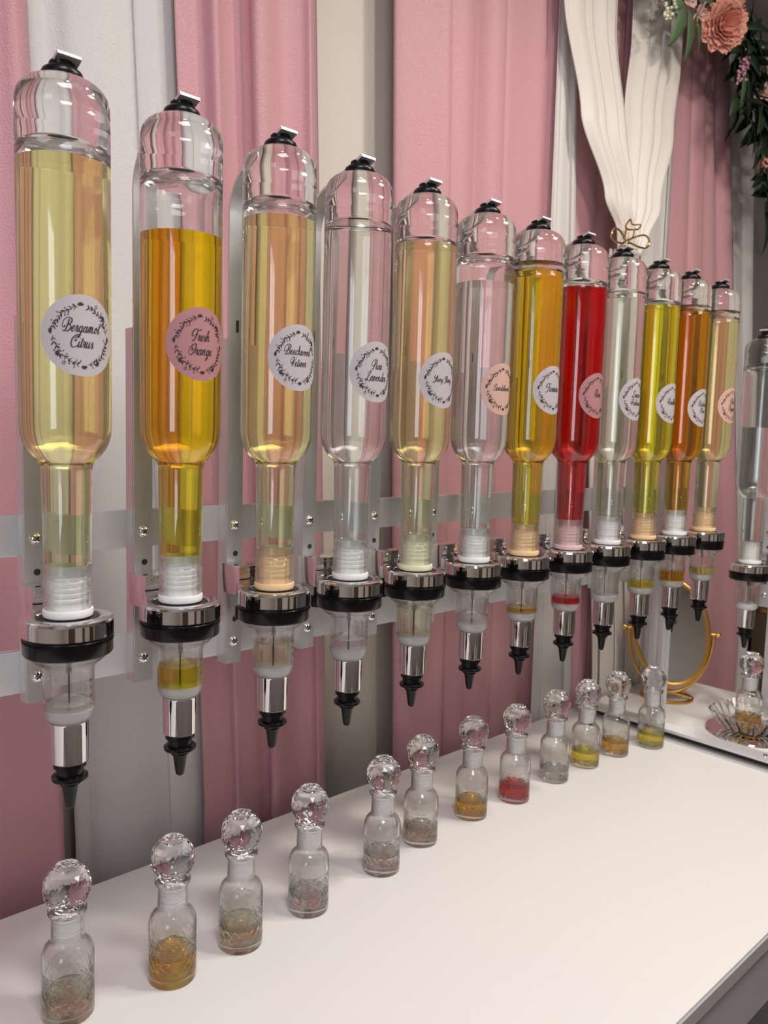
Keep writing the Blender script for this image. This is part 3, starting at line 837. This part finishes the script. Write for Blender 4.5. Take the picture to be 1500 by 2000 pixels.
UPP = {
 'B': (1.85, [[(1.0, 2.0), (.95, 1.0), (.8, .2), (.45, -.05), (.2, .15)], [(.55, .9), (.25, .6), (-.1, .9), (-.05, 1.7), (.5, 2.25), (1.2, 2.2), (1.6, 1.85), (1.45, 1.3), (1.0, 1.1), (1.5, 1.0), (1.7, .5), (1.3, .0), (.8, .02)]]),
 'C': (1.45, [[(1.0, 1.3), (.75, 1.0), (.62, 1.4), (1.0, 1.9), (1.25, 1.6), (1.1, 2.0), (.7, 2.1), (.1, 1.4), (.05, .5), (.5, .0), (1.0, .05), (1.5, .4)]]),
 'F': (1.55, [[(1.9, 2.15), (1.5, 1.95), (.9, 2.15), (.2, 2.0), (-.1, 1.3), (.15, .85), (.4, .95)], [(1.05, 1.95), (.95, .9), (.7, .1), (.35, -.1), (.15, .05)], [(.6, 1.1), (1.45, 1.15)]]),
 'J': (1.5, [[(1.9, 2.15), (1.4, 2.0), (.8, 2.15), (.2, 1.9), (.0, 1.3), (.3, 1.0), (.5, 1.2)], [(1.25, 2.05), (1.1, .8), (.8, -.1), (.3, -.3), (.1, .05)], [(.5, 1.1), (1.5, 1.2)]]),
 'L': (1.45, [[(.35, 1.4), (.6, 1.9), (1.15, 2.15), (1.2, 1.75), (.8, 1.2), (.65, .5), (.3, .05), (.0, .1), (.2, .35), (.8, .05), (1.2, -.1), (1.55, .25)]]),
 'O': (1.65, [[(.75, 1.2), (.9, .8), (.6, .75), (.5, 1.3), (.9, 2.0), (1.35, 1.9), (1.5, 1.2), (1.2, .3), (.6, -.1), (.1, .3), (.05, 1.1), (.5, 1.9)]]),
 'P': (1.55, [[(1.0, 2.0), (.95, 1.0), (.75, .1), (.4, -.1), (.2, .1)], [(.55, .95), (.2, .75), (-.1, 1.1), (.1, 1.8), (.7, 2.2), (1.3, 2.1), (1.6, 1.6), (1.3, 1.05), (.95, 1.0)]]),
 'R': (1.75, [[(1.0, 2.0), (.95, 1.0), (.75, .1), (.4, -.1), (.2, .1)], [(.55, .95), (.2, .75), (-.1, 1.1), (.1, 1.8), (.7, 2.2), (1.3, 2.1), (1.55, 1.6), (1.3, 1.15), (1.0, 1.05), (1.3, .5), (1.5, .05), (1.85, .3)]]),
 'S': (1.5, [[(.3, 1.0), (.0, 1.3), (.25, 1.9), (.9, 2.15), (1.3, 1.9), (1.2, 1.6), (.75, 1.5), (.7, 1.15), (1.2, .8), (1.25, .25), (.75, -.1), (.2, .1), (.1, .5), (.4, .5)]]),
 'V': (1.45, [[(.55, 1.0), (.25, .6), (-.1, 1.1), (.1, 1.8), (.6, 2.15), (.85, 1.8), (.75, .8), (.7, .0)], [(.7, .0), (1.2, 1.2), (1.6, 2.1)]]),
 'Y': (1.5, [[(.4, 1.3), (.1, 1.3), (.05, 1.8), (.4, 2.1), (.65, 1.8), (.6, 1.2), (.85, .9), (1.2, 1.3), (1.5, 2.1)], [(1.5, 2.1), (1.2, .8), (.8, -.3), (.35, -.5), (.3, -.1), (1.5, .3)]]),
}
def word_width(w):
    return sum(0.7 if c == ' ' else (UPP[c][0] if c in UPP else LOW[c][0]) for c in w)
def write(bm, text, cx, z0, xh, squeeze=0.80):
    W = word_width(text)
    x = -W / 2
    sl = 0.33
    for c in text:
        if c == ' ':
            x += 0.7; continue
        adv, strokes = (UPP if c in UPP else LOW)[c]
        for st in strokes:
            P = catmull(st, 5)
            Q = [((x + px + sl * pz) * squeeze * xh + cx, pz * xh + z0) for px, pz in P]
            wd = []
            for i in range(len(Q)):
                a = Q[max(i - 1, 0)]; b = Q[min(i + 1, len(Q) - 1)]
                dz = b[1] - a[1]; dd = math.hypot(b[0] - a[0], dz) or 1e-9
                wd.append(xh * (0.10 + 0.11 * max(0, -dz / dd)))
            ribbon(bm, Q, wd, 0.00034)
        x += adv
def lettering(lines):
    bm = bmesh.new()
    if len(lines) == 2:
        xh = 0.0048 if max(len(l) for l in lines) < 9 else 0.0043
        write(bm, lines[0], -0.001, 0.0030, xh)
        write(bm, lines[1], -0.001, -0.0095 if xh > 0.0045 else -0.0085, xh)
    else:
        l = lines[0]
        xh = 0.0050 if len(l) < 8 else (0.0038 if len(l) < 11 else 0.0034)
        write(bm, l, -0.001, -0.0018, xh)
    return bm

for i, (lines, st, lk, lev, clev, clk, pk, words, sz) in enumerate(fl):
    loc = (AX[i], CY, CZ)
    vis = ' '.join(lines)
    if i < 10: lab = 'upturned bottle of %s with a %s sticker reading %s' % (words, {'w': 'white', 'p': 'dusty pink', 'o': 'peach'}[st], vis)
    elif i == 10: lab = 'upturned glass bottle of dark amber brown oil, second from the right end of the row'
    else: lab = 'upturned bottle of pale yellow oil with peach sticker, last at the right end'
    b = empty('fragrance_bottle', loc, lab, 'bottle', 'upturned fragrance bottles on the rack')
    link_mesh('glass_body', bottle_me, b)
    # liquid
    e = 0.0004
    zs = [lev, lev - 0.001]
    P = [(0, lev), (inner_r(lev) + e, lev)]
    for rr, zz in reversed(INN[:-1]):
        if zz < lev - 0.001 and zz > -0.1230: P.append((rr + e, zz))
    P += [(0.0172 + e, -0.1290), (0.0162, -0.1290), (0.0162, -0.1213), (0, -0.1213)]
    bm = bmesh.new(); add_lathe(bm, P, 96)
    obj('liquid', bm, LM[lk], b, angle=30)
    pl_ = link_mesh('plug', plug_me[pk], b)
    s = link_mesh('sticker', stk_me[st], b, (0, 0, sz))
    s['label'] = '%s round paper sticker' % {'w': 'white', 'p': 'dusty pink', 'o': 'peach'}[st]
    link_mesh('printed_wreath', wreath_me, s)
    obj('script_lettering', lettering(lines), MT['ink'], s, flat=True)
    # measured portion standing in the dispenser's chamber
    P = [(0, clev), (0.0207, clev), (0.0207, -0.2498), (0.0201, -0.2554), (0.0178, -0.2594), (0.0153, -0.2618), (0, -0.2618)] if clev > -0.2495 else None
    if P:
        if clev > -0.2120: P = [(0, clev), (0.0238, clev), (0.0214, -0.2120), (0.0207, -0.2170)] + P[2:]
        bm = bmesh.new(); add_lathe(bm, P, 56)
        o = obj('measured_liquid', bm, LM[clk], DISP[i], angle=30)

# second dispenser beyond the counter end rack
d13 = empty('bottle_dispenser', (1.650, 0.672, CZ - 0.075), 'lone lower dispenser with a black nozzle above the crystal bowl at the right edge', 'dispenser', rotz=-PI / 2)
for ch in list(DISP[1].children):
    if ch.name.startswith('measured_liquid'): continue
    copy_part(ch, d13)
b = empty('fragrance_bottle', (1.650, 0.672, CZ - 0.075), 'unlabelled upturned bottle of clear liquid, half full, above the crystal bowl', 'bottle')
link_mesh('glass_body', bottle_me, b)
P = [(0, 0.108), (0.035, 0.108)] + [(rr + 0.0004, zz) for rr, zz in reversed(INN[:-1]) if -0.1399 < zz < 0.107] + [(0.0176, -0.1215), (0, -0.1215)]
bm = bmesh.new(); add_lathe(bm, P, 96); obj('liquid', bm, LM['clear'], b, angle=30)
link_mesh('plug', plug_me['w'], b)
st2 = empty('rack_stand', (1.800, 0.672, TZ), 'aluminium post carrying the lone dispenser above the crystal bowl', 'rack stand')
bm = bmesh.new(); add_box(bm, (0, 0, 0.2565), (0.022, 0.022, 0.497)); add_box(bm, (0, 0, 0.004), (0.030, 0.15, 0.008))
obj('post', bm, MT['alu'], st2, flat=True)

# ------------------------------------------------------------------ small sample flasks
def flask_proto():
    # outer then inner, solid foot
    out = [(0, 0.0010), (0.0200, 0.0005), (0.0235, 0.0), (0.0252, 0.0012), (0.0256, 0.0040), (0.0256, 0.0300), (0.0252, 0.0325), (0.0255, 0.0350), (0.0256, 0.0620), (0.0250, 0.0680), (0.0228, 0.0735), (0.0190, 0.0775),
           (0.0168, 0.0800), (0.0160, 0.0840), (0.0158, 0.1060), (0.0164, 0.1080), (0.0186, 0.1090), (0.0192, 0.1108), (0.0190, 0.1130), (0.0178, 0.1142), (0.0150, 0.1144)]
    inn = [(0.0135, 0.1138), (0.0132, 0.1100), (0.0132, 0.0830), (0.0145, 0.0795), (0.0180, 0.0755), (0.0212, 0.0715), (0.0228, 0.0670), (0.0230, 0.0620), (0.0229, 0.0120), (0.0215, 0.0085), (0.0170, 0.0070), (0, 0.0078)]
    bm = bmesh.new(); add_lathe(bm, out + inn, 64)
    return obj('flask_body', bm, MT['cut'], angle=40), inn
fb, FIN = flask_proto(); fb_me = fb.data; bpy.data.objects.remove(fb)
# faceted ball stopper
bm = bmesh.new()
SEGS = 18
zs = [(0.0118, -0.0205), (0.0166, -0.0182), (0.0206, -0.0140), (0.0231, -0.0082), (0.0238, -0.0015), (0.0232, 0.0052), (0.0211, 0.0106), (0.0176, 0.0150), (0.0134, 0.0178)]
rings = []
for j, (r, z) in enumerate(zs):
    off = (j % 2) * PI / SEGS
    rings.append([bm.verts.new((r * math.cos(2 * PI * k / SEGS + off), r * math.sin(2 * PI * k / SEGS + off), 0.1375 + z)) for k in range(SEGS)])
for j in range(len(zs) - 1):
    A, B = rings[j], rings[j + 1]
    for k in range(SEGS):
        k2 = (k + 1) % SEGS
        if j % 2 == 0:
            bm.faces.new((A[k], A[k2], B[k])); bm.faces.new((A[k2], B[k2], B[k]))
        else:
            bm.faces.new((A[k], B[k2], B[k])); bm.faces.new((A[k], A[k2], B[k2]))
# hollow-ground top ring
top = [(0.0126, 0.0206), (0.0108, 0.0206), (0.0098, 0.0180), (0, 0.0172)]
prev = rings[-1]
for (r, z) in top:
    if r == 0:
        c = bm.verts.new((0, 0, 0.1375 + z))
        for k in range(SEGS): bm.faces.new((prev[k], prev[(k + 1) % SEGS], c))
    else:
        ring = [bm.verts.new((r * math.cos(2 * PI * k / SEGS), r * math.sin(2 * PI * k / SEGS), 0.1375 + z)) for k in range(SEGS)]
        for k in range(SEGS): bm.faces.new((prev[k], prev[(k + 1) % SEGS], ring[(k + 1) % SEGS], ring[k]))
        prev = ring
prev = rings[0]
for (r, z) in [(0.0112, -0.0215), (0.0138, -0.0226), (0.0140, -0.0236), (0.0124, -0.0244), (0.0118, -0.030), (0, -0.030)]:
    if r == 0:
        c = bm.verts.new((0, 0, 0.1375 + z))
        for k in range(SEGS): bm.faces.new((prev[k], c, prev[(k + 1) % SEGS]))
    else:
        ring = [bm.verts.new((r * math.cos(2 * PI * k / SEGS), r * math.sin(2 * PI * k / SEGS), 0.1375 + z)) for k in range(SEGS)]
        for k in range(SEGS): bm.faces.new((prev[k], ring[k], ring[(k + 1) % SEGS], prev[(k + 1) % SEGS]))
        prev = ring
# raised diamonds: poke the larger facets slightly so each catches light on its own
so = obj('stopper', bm, MT['stop'], flat=True); stop_me = so.data; bpy.data.objects.remove(so)
bm = bmesh.new()
pr = [(0, 0.1070), (0.0122, 0.1070)]
z = 0.1065
while z > 0.0850:
    pr += [(0.0129, z - 0.0003), (0.0129, z - 0.0026), (0.0119, z - 0.0032), (0.0119, z - 0.0038)]
    z -= 0.0043
pr += [(0.0115, 0.0815), (0.0085, 0.0815), (0.0085, 0.1000), (0, 0.1000)]
add_lathe(bm, pr, 32)
so = obj('ribbed_seal', bm, pbr('milky_seal', (0.90, 0.89, 0.88), 0.4)); seal_me = so.data; bpy.data.objects.remove(so)

SLIQ = {'s_pale': (0.93, 0.90, 0.62), 's_amber': (0.90, 0.55, 0.03), 's_red': (0.80, 0.02, 0.04), 's_yellow': (0.93, 0.78, 0.06), 's_clear': (0.975, 0.975, 0.97), 's_faint': (0.96, 0.92, 0.74), 's_orange': (0.86, 0.50, 0.06)}
for k, v in SLIQ.items(): LM[k] = liquid_mat('liquid_' + k, v, 0.035)
_cache = {}
def small_liquid(key, h, parent):
    if (key, h) not in _cache:
        P = [(0, 0.0074), (0.0172, 0.0066), (0.0218, 0.0082), (0.0233, 0.0118), (0.0233, h), (0, h)]
        bm = bmesh.new(); add_lathe(bm, P, 48)
        _cache[(key, h)] = obj('liquid', bm, LM[key], parent, angle=30)
        return _cache[(key, h)]
    return link_mesh('liquid', _cache[(key, h)].data, parent)
def petals(parent, seed, n=5):
    rnd = random.Random(seed)
    for q in range(n):
        bm = bmesh.new()
        bmesh.ops.create_icosphere(bm, subdivisions=2, radius=1)
        sx, sy, sz = rnd.uniform(.005, .0075), rnd.uniform(.003, .005), rnd.uniform(.0010, .0018)
        for v in bm.verts:
            v.co = Vector((v.co.x * sx, v.co.y * sy, v.co.z * sz + 0.18 * v.co.x * v.co.x * sx))
        a = 2 * PI * q / n + rnd.uniform(-.3, .3)
        bmesh.ops.rotate(bm, verts=bm.verts[:], cent=(0, 0, 0), matrix=Matrix.Rotation(rnd.uniform(0, 6.28), 3, 'Z'))
        rr = 0.0125 if q else 0
        obj('dried_petal', bm, MT['petal'], parent, (rr * math.cos(a), rr * math.sin(a), 0.0104 + (q % 2) * 0.0016))
FL = [
 ((0.295, 0.772), 's_pale', 0.024, 1, 'pale yellow liquid and petals, leftmost on the counter'),
 ((0.402, 0.753), 's_amber', 0.030, 0, 'amber liquid, standing below the Fresh Orange bottle'),
 ((0.490, 0.754), 's_pale', 0.027, 1, 'pale yellow liquid and petals, third from the left'),
 ((0.593, 0.758), 's_clear', 0.024, 1, 'clear liquid and brownish petals, fourth from the left'),
 ((0.726, 0.766), 's_clear', 0.026, 1, 'clear liquid and petals, nearer one of the close pair'),
 ((0.823, 0.786), 's_faint', 0.022, 1, 'clear liquid and rosy petals, farther one of the close pair'),
 ((0.943, 0.791), 's_amber', 0.026, 0, 'amber liquid standing left of the red one'),
 ((1.043, 0.783), 's_red', 0.026, 0, 'bright red liquid'),
 ((1.160, 0.786), 's_clear', 0.020, 0, 'clear liquid standing right of the red one'),
 ((1.258, 0.786), 's_yellow', 0.028, 0, 'golden yellow liquid, third from the right end'),
 ((1.350, 0.779), 's_orange', 0.026, 0, 'orange brown liquid, second from the right end'),
 ((1.441, 0.755), 's_yellow', 0.026, 0, 'lemon yellow liquid, beside the aluminium upright'),
]
for i, ((x, y), lk, h, pet, words) in enumerate(FL):
    f = empty('glass_flask', (x, y, TZ), 'cut glass flask with ' + words, 'flask', 'sample flasks on the counter', rotz=i * 0.7)
    link_mesh('flask_body', fb_me, f)
    small_liquid(lk, h, f)
    link_mesh('ribbed_seal', seal_me, f)
    link_mesh('stopper', stop_me, f)
    if pet: petals(f, i)

# ------------------------------------------------------------------ gold vanity mirror
gm = empty('vanity_mirror', (1.745, 0.880, TZ), 'oval tabletop mirror in a gold frame on a ring foot', 'mirror', rotz=math.radians(-59))
# local frame: x to the right seen from the front, -y towards the viewer
bm = bmesh.new()
ell = lambda a, b, n=72, y=0, z0=0: [(a * math.cos(2 * PI * k / n), y, z0 + b * math.sin(2 * PI * k / n)) for k in range(n)]
add_tube(bm, ell(0.082, 0.122), 0.0060, 10, cyclic=True)
tilt = Matrix.Translation((0, 0, 0.160)) @ Matrix.Rotation(math.radians(-15), 4, 'X') @ Matrix.Rotation(math.radians(-8), 4, 'Y')
fr = obj('oval_frame', bm, MT['gold'], gm); fr.matrix_local = tilt
bm = bmesh.new()
vs = [bm.verts.new(p) for p in ell(0.080, 0.120, 72, -0.002)]; vb = [bm.verts.new(p) for p in ell(0.080, 0.120, 72, 0.002)]
bm.faces.new(vs); bm.faces.new(vb)
for k in range(72): bm.faces.new((vs[k], vs[(k + 1) % 72], vb[(k + 1) % 72], vb[k]))
gl = obj('mirror_pane', bm, MT['mirror'], gm, flat=True); gl.matrix_local = tilt
bm = bmesh.new()
U = [(-0.094 * math.cos(t), 0, 0.160 - 0.146 * math.sin(t)) for t in [PI * k / 36 for k in range(37)]]
add_tube(bm, U, 0.0042, 10)
obj('yoke', bm, MT['gold'], gm)
bm = bmesh.new()
add_tube(bm, [(0.056 * math.cos(2 * PI * k / 48), 0.046 * math.sin(2 * PI * k / 48), 0.0042) for k in range(48)], 0.0040, 10, cyclic=True)
add_tube(bm, [(-0.055, 0, 0.005), (-0.02, 0, 0.011), (0.02, 0, 0.011), (0.055, 0, 0.005)], 0.0035, 8)
obj('ring_foot', bm, MT['gold'], gm)
for sx in (-1, 1):
    bm = bmesh.new()
    add_lathe(bm, [(0, -0.010), (0.0035, -0.008), (0.0035, 0.002), (0.0062, 0.004), (0.0068, 0.009), (0.0045, 0.0125), (0, 0.0135)], 16)
    bmesh.ops.rotate(bm, verts=bm.verts[:], cent=(0, 0, 0), matrix=Matrix.Rotation(sx * PI / 2, 3, 'Y'))
    obj('pivot_knob', bm, MT['gold'], gm, (sx * 0.096, 0, 0.160))

# ------------------------------------------------------------------ tray, crystal bowl, flask in it
TC = (1.672, 0.655)
bm = bmesh.new()
add_lathe(bm, [(0, 0.0), (0.086, 0.0), (0.088, 0.0015), (0.087, 0.0032), (0, 0.0032)], 72)
o = obj('mirror_tray', bm, MT['mirror'], None, (TC[0], TC[1], TZ + 0.0002))
tag(o, 'round mirrored tray under the crystal bowl', 'tray')
bm = bmesh.new()
seg = 96
def flute(r, z, k, amt):
    a = 2 * PI * k / seg
    rr = r * (1 + amt * math.cos(24 * a)) * (1 + 0.10 * math.cos(2 * a) * min(1, z / 0.03))
    return (rr * math.cos(a), rr * math.sin(a), z + 0.006 * min(1, max(0, (z - 0.01) / 0.03)) * math.cos(2 * a) + 0.0012 * min(1, z / 0.03) * math.cos(24 * a))
profile = [(0.030, 0.0, .0), (0.044, 0.002, .01), (0.056, 0.008, .03), (0.068, 0.018, .035), (0.078, 0.030, .03), (0.086, 0.042, .02), (0.088, 0.044, .01), (0.085, 0.0435, .0), (0.075, 0.031, .0), (0.064, 0.019, .0), (0.052, 0.010, .0), (0.040, 0.0065, .0)]
rings = [[bm.verts.new(flute(r, z, k, am)) for k in range(seg)] for (r, z, am) in profile]
cb = bm.verts.new((0, 0, 0.0)); ct = bm.verts.new((0, 0, 0.0065))
for A, B in zip(rings[:-1], rings[1:]):
    for k in range(seg): bm.faces.new((A[k], A[(k + 1) % seg], B[(k + 1) % seg], B[k]))
for k in range(seg):
    bm.faces.new((cb, rings[0][(k + 1) % seg], rings[0][k])); bm.faces.new((ct, rings[-1][k], rings[-1][(k + 1) % seg]))
o = obj('crystal_bowl', bm, MT['stop'], None, (TC[0], TC[1], TZ + 0.0036), angle=30)
tag(o, 'fluted clear crystal bowl on the mirrored tray', 'bowl')
f = empty('glass_flask', (TC[0] - 0.002, TC[1] + 0.006, TZ + 0.0104), 'cut glass flask of golden liquid standing inside the crystal bowl', 'flask')
link_mesh('flask_body', fb_me, f); small_liquid('s_amber', 0.026, f); link_mesh('ribbed_seal', seal_me, f); link_mesh('stopper', stop_me, f)

# ------------------------------------------------------------------ cabinet beyond the drapery
cb_ = empty('cabinet', (3.06, 0.80, 0), 'dark brown wooden cabinet with a golden top edge at the right of the drapery', 'cabinet')
bm = bmesh.new(); add_box(bm, (0, 0, 0.51), (0.90, 0.48, 1.02)); obj('carcass', bm, MT['brown'], cb_, flat=True)
bm = bmesh.new(); add_box(bm, (0, 0, 1.032), (0.94, 0.50, 0.024), bev=0.002); obj('cabinet_top', bm, MT['goldtrim'], cb_)
bm = bmesh.new(); add_box(bm, (-0.4515, 0, 0.97), (0.003, 0.46, 0.012)); obj('gold_strip', bm, MT['gold'], cb_, flat=True)

# ------------------------------------------------------------------ flower garland
ga = empty('flower_garland', (2.0, 0.93, CZ + 1.0), 'garland of dark leaves, coral peonies and berries over the top right of the drapery', 'garland')
def g(x, z, y=0.93): return Vector((x * y / 0.94 - 2.0, y - 0.93, z * y / 0.94 - 1.0))
spine = catmull([(1.56, 1.00), (1.70, 1.005), (1.85, 1.02), (2.00, 1.02), (2.12, 0.99), (2.20, 0.94), (2.24, 0.86), (2.26, 0.78), (2.265, 0.70), (2.25, 0.62)], 8)
bm = bmesh.new()
add_tube(bm, [g(x, z) for x, z in spine], 0.005, 6)
obj('vine', bm, MT['leaf'], ga)
def add_leaf(bm, base, d, up, ln, wd, mi=0, curl=0.25):
    d = d.normalized(); side = d.cross(up).normalized(); nrm = side.cross(d).normalized()
    n = 8; L_, C_, Rr = [], [], []
    for k in range(n + 1):
        t = k / n
        w = wd * (math.sin(PI * t ** 0.85) ** 0.8) * 0.5 if 0 < t < 1 else 0.0003
        c = base + d * ln * t - nrm * curl * ln * t * t
        C_.append(bm.verts.new(c)); L_.append(bm.verts.new(c + side * w + nrm * w * 0.25)); Rr.append(bm.verts.new(c - side * w + nrm * w * 0.25))
    for k in range(n):
        bm.faces.new((L_[k], C_[k], C_[k + 1], L_[k + 1])).material_index = mi
        bm.faces.new((C_[k], Rr[k], Rr[k + 1], C_[k + 1])).material_index = mi
rnd = random.Random(11)
bm = bmesh.new()
for q in range(130):
    base = g(rnd.uniform(2.00, 2.26), rnd.uniform(.82, 1.02), 0.93 + rnd.uniform(-.03, .03))
    add_leaf(bm, base, Vector((rnd.uniform(-.7, .7), rnd.uniform(-.8, .1), rnd.uniform(-1.2, -.1))), Vector((rnd.uniform(-.4, .4), -1, 0.3)), rnd.uniform(.06, .10), rnd.uniform(.022, .036))
for q in range(120):
    x, z = spine[rnd.randrange(len(spine))]
    base = g(x + rnd.uniform(-.02, .02), z + rnd.uniform(-.02, .02), 0.93 + rnd.uniform(-.03, .02))
    d = Vector((rnd.uniform(-1, 1), rnd.uniform(-.9, .1), rnd.uniform(-1.1, .6)))
    add_leaf(bm, base, d, Vector((rnd.uniform(-.4, .4), -1, 0.3)), rnd.uniform(.055, .095), rnd.uniform(.020, .034))
for (x, z, dx, dz, l) in [(2.16, .90, -.1, -1, .10), (2.17, .87, -.4, -1, .11), (2.19, .84, -.15, -1, .12), (2.20, .80, .0, -1, .10), (2.13, .92, -.5, -1, .09), (2.23, .68, .5, -.5, .09), (2.22, .64, .6, -.2, .09), (2.24, .62, .3, -1, .10), (2.21, .72, .7, .1, .07)]:
    add_leaf(bm, g(x, z, .915), Vector((dx, -.15, dz)), Vector((0, -1, .2)), l, .036)
o = obj('foliage', bm, MT['leaf'], ga, angle=60)
o.modifiers.new('solid', 'SOLIDIFY').thickness = 0.0006
bm = bmesh.new()
for (x, z, dx, dz, l, w) in [(1.74, .965, -.35, -1, .095, .034), (1.76, .965, .25, -1, .105, .034), (1.78, .975, .8, -.9, .10, .03), (1.74, .975, -1, -.5, .08, .03), (2.05, .935, .3, -1, .10, .05), (2.07, .94, .55, -.9, .09, .045), (1.67, .98, -.7, -.3, .06, .02), (1.69, .97, .2, -1, .05, .016), (1.82, 1.0, .6, .5, .08, .03)]:
    add_leaf(bm, g(x, z, .905), Vector((dx, -.1, dz)), Vector((0, -1, .2)), l, w)
o = obj('pale_foliage', bm, MT['leaf2'], ga, angle=60)
o.modifiers.new('solid', 'SOLIDIFY').thickness = 0.0006
def flower(c, R, mat, axis, seed, name, layers=7):
    rnd = random.Random(seed)
    bm = bmesh.new()
    ax = Vector(axis).normalized()
    q = Vector((0, 0, 1)).rotation_difference(ax)
    for ly in range(layers):
        open_ = 0.25 + 0.75 * ly / (layers - 1)
        npet = 4 + ly
        for k in range(npet):
            a = 2 * PI * (k + 0.5 * (ly % 2)) / npet + rnd.uniform(-.15, .15)
            nu_, nv_ = 7, 7
            grid = []
            for i in range(nu_):
                u = i / (nu_ - 1)
                row = []
                for j in range(nv_):
                    v = (j / (nv_ - 1) - 0.5) * 2
                    w = math.sin(PI * min(1, 0.15 + 0.75 * u)) * 0.55
                    rr = R * (0.10 + open_ * 0.95 * math.sin(u * 1.35))
                    zz = R * (0.95 - 0.5 * open_) * u - R * 0.30 * open_ * u * u + R * 0.06 * rnd.uniform(-1, 1) * u
                    aa = a + v * w * (1.5 - 0.5 * open_)
                    rr *= (1 - 0.10 * v * v + 0.09 * math.sin(7 * v + 2 * k + ly) * u * u); zz += R * 0.05 * math.sin(6 * v + k) * u * u
                    row.append(bm.verts.new(q @ Vector((rr * math.cos(aa), rr * math.sin(aa), zz))))
                grid.append(row)
            for i in range(nu_ - 1):
                for j in range(nv_ - 1):
                    bm.faces.new((grid[i][j], grid[i][j + 1], grid[i + 1][j + 1], grid[i + 1][j]))
    o = obj(name, bm, mat, ga, c, angle=80)
    md = o.modifiers.new('solid', 'SOLIDIFY'); md.thickness = 0.0008
    sb = o.modifiers.new('sub', 'SUBSURF'); sb.levels = 1; sb.render_levels = 1
    return o
flower(g(1.925, 0.985, .895), 0.058, MT['peony'], (-0.5, -0.75, -0.25), 1, 'peony')
flower(g(1.955, 1.030, .900), 0.046, MT['peony'], (0.1, -0.7, 0.5), 2, 'peony')
flower(g(2.172, 0.727, .935), 0.036, MT['peony'], (0.4, -0.9, 0.0), 3, 'peony')
flower(g(2.185, 0.900, .895), 0.040, MT['blush'], (-0.4, -0.5, 0.6), 4, 'rose_bud', 4)
flower(g(1.745, 0.990, .905), 0.034, MT['blush'], (-0.3, -0.8, -0.3), 5, 'blossom', 3)
flower(g(1.800, 0.965, .905), 0.028, MT['blush'], (0.3, -0.8, -0.5), 6, 'blossom', 3)
flower(g(2.180, 0.975, .885), 0.026, MT['blush'], (-0.3, -0.8, -0.5), 7, 'blossom', 3)
def berries(name, pts, r, mat, n, seed, spread):
    rnd = random.Random(seed)
    bm = bmesh.new()
    for (x, z) in pts:
        for q in range(n):
            p = g(x + rnd.gauss(0, spread), z + rnd.gauss(0, spread), 0.89 + rnd.gauss(0, spread * .5))
            bmesh.ops.create_icosphere(bm, subdivisions=1, radius=r * rnd.uniform(.7, 1.1), matrix=Matrix.Translation(p))
    o = obj(name, bm, mat, ga, angle=180)
    o['kind'] = 'stuff'
    return o
berries('berry_cluster', [(2.065, .940), (2.055, .925), (2.035, .905), (2.075, .955)], 0.0042, MT['berry'], 13, 3, .009)
berries('berry_cluster', [(1.655, .955), (1.672, .935), (1.665, .915), (1.70, .945)], 0.0042, MT['wberry'], 7, 4, .010)
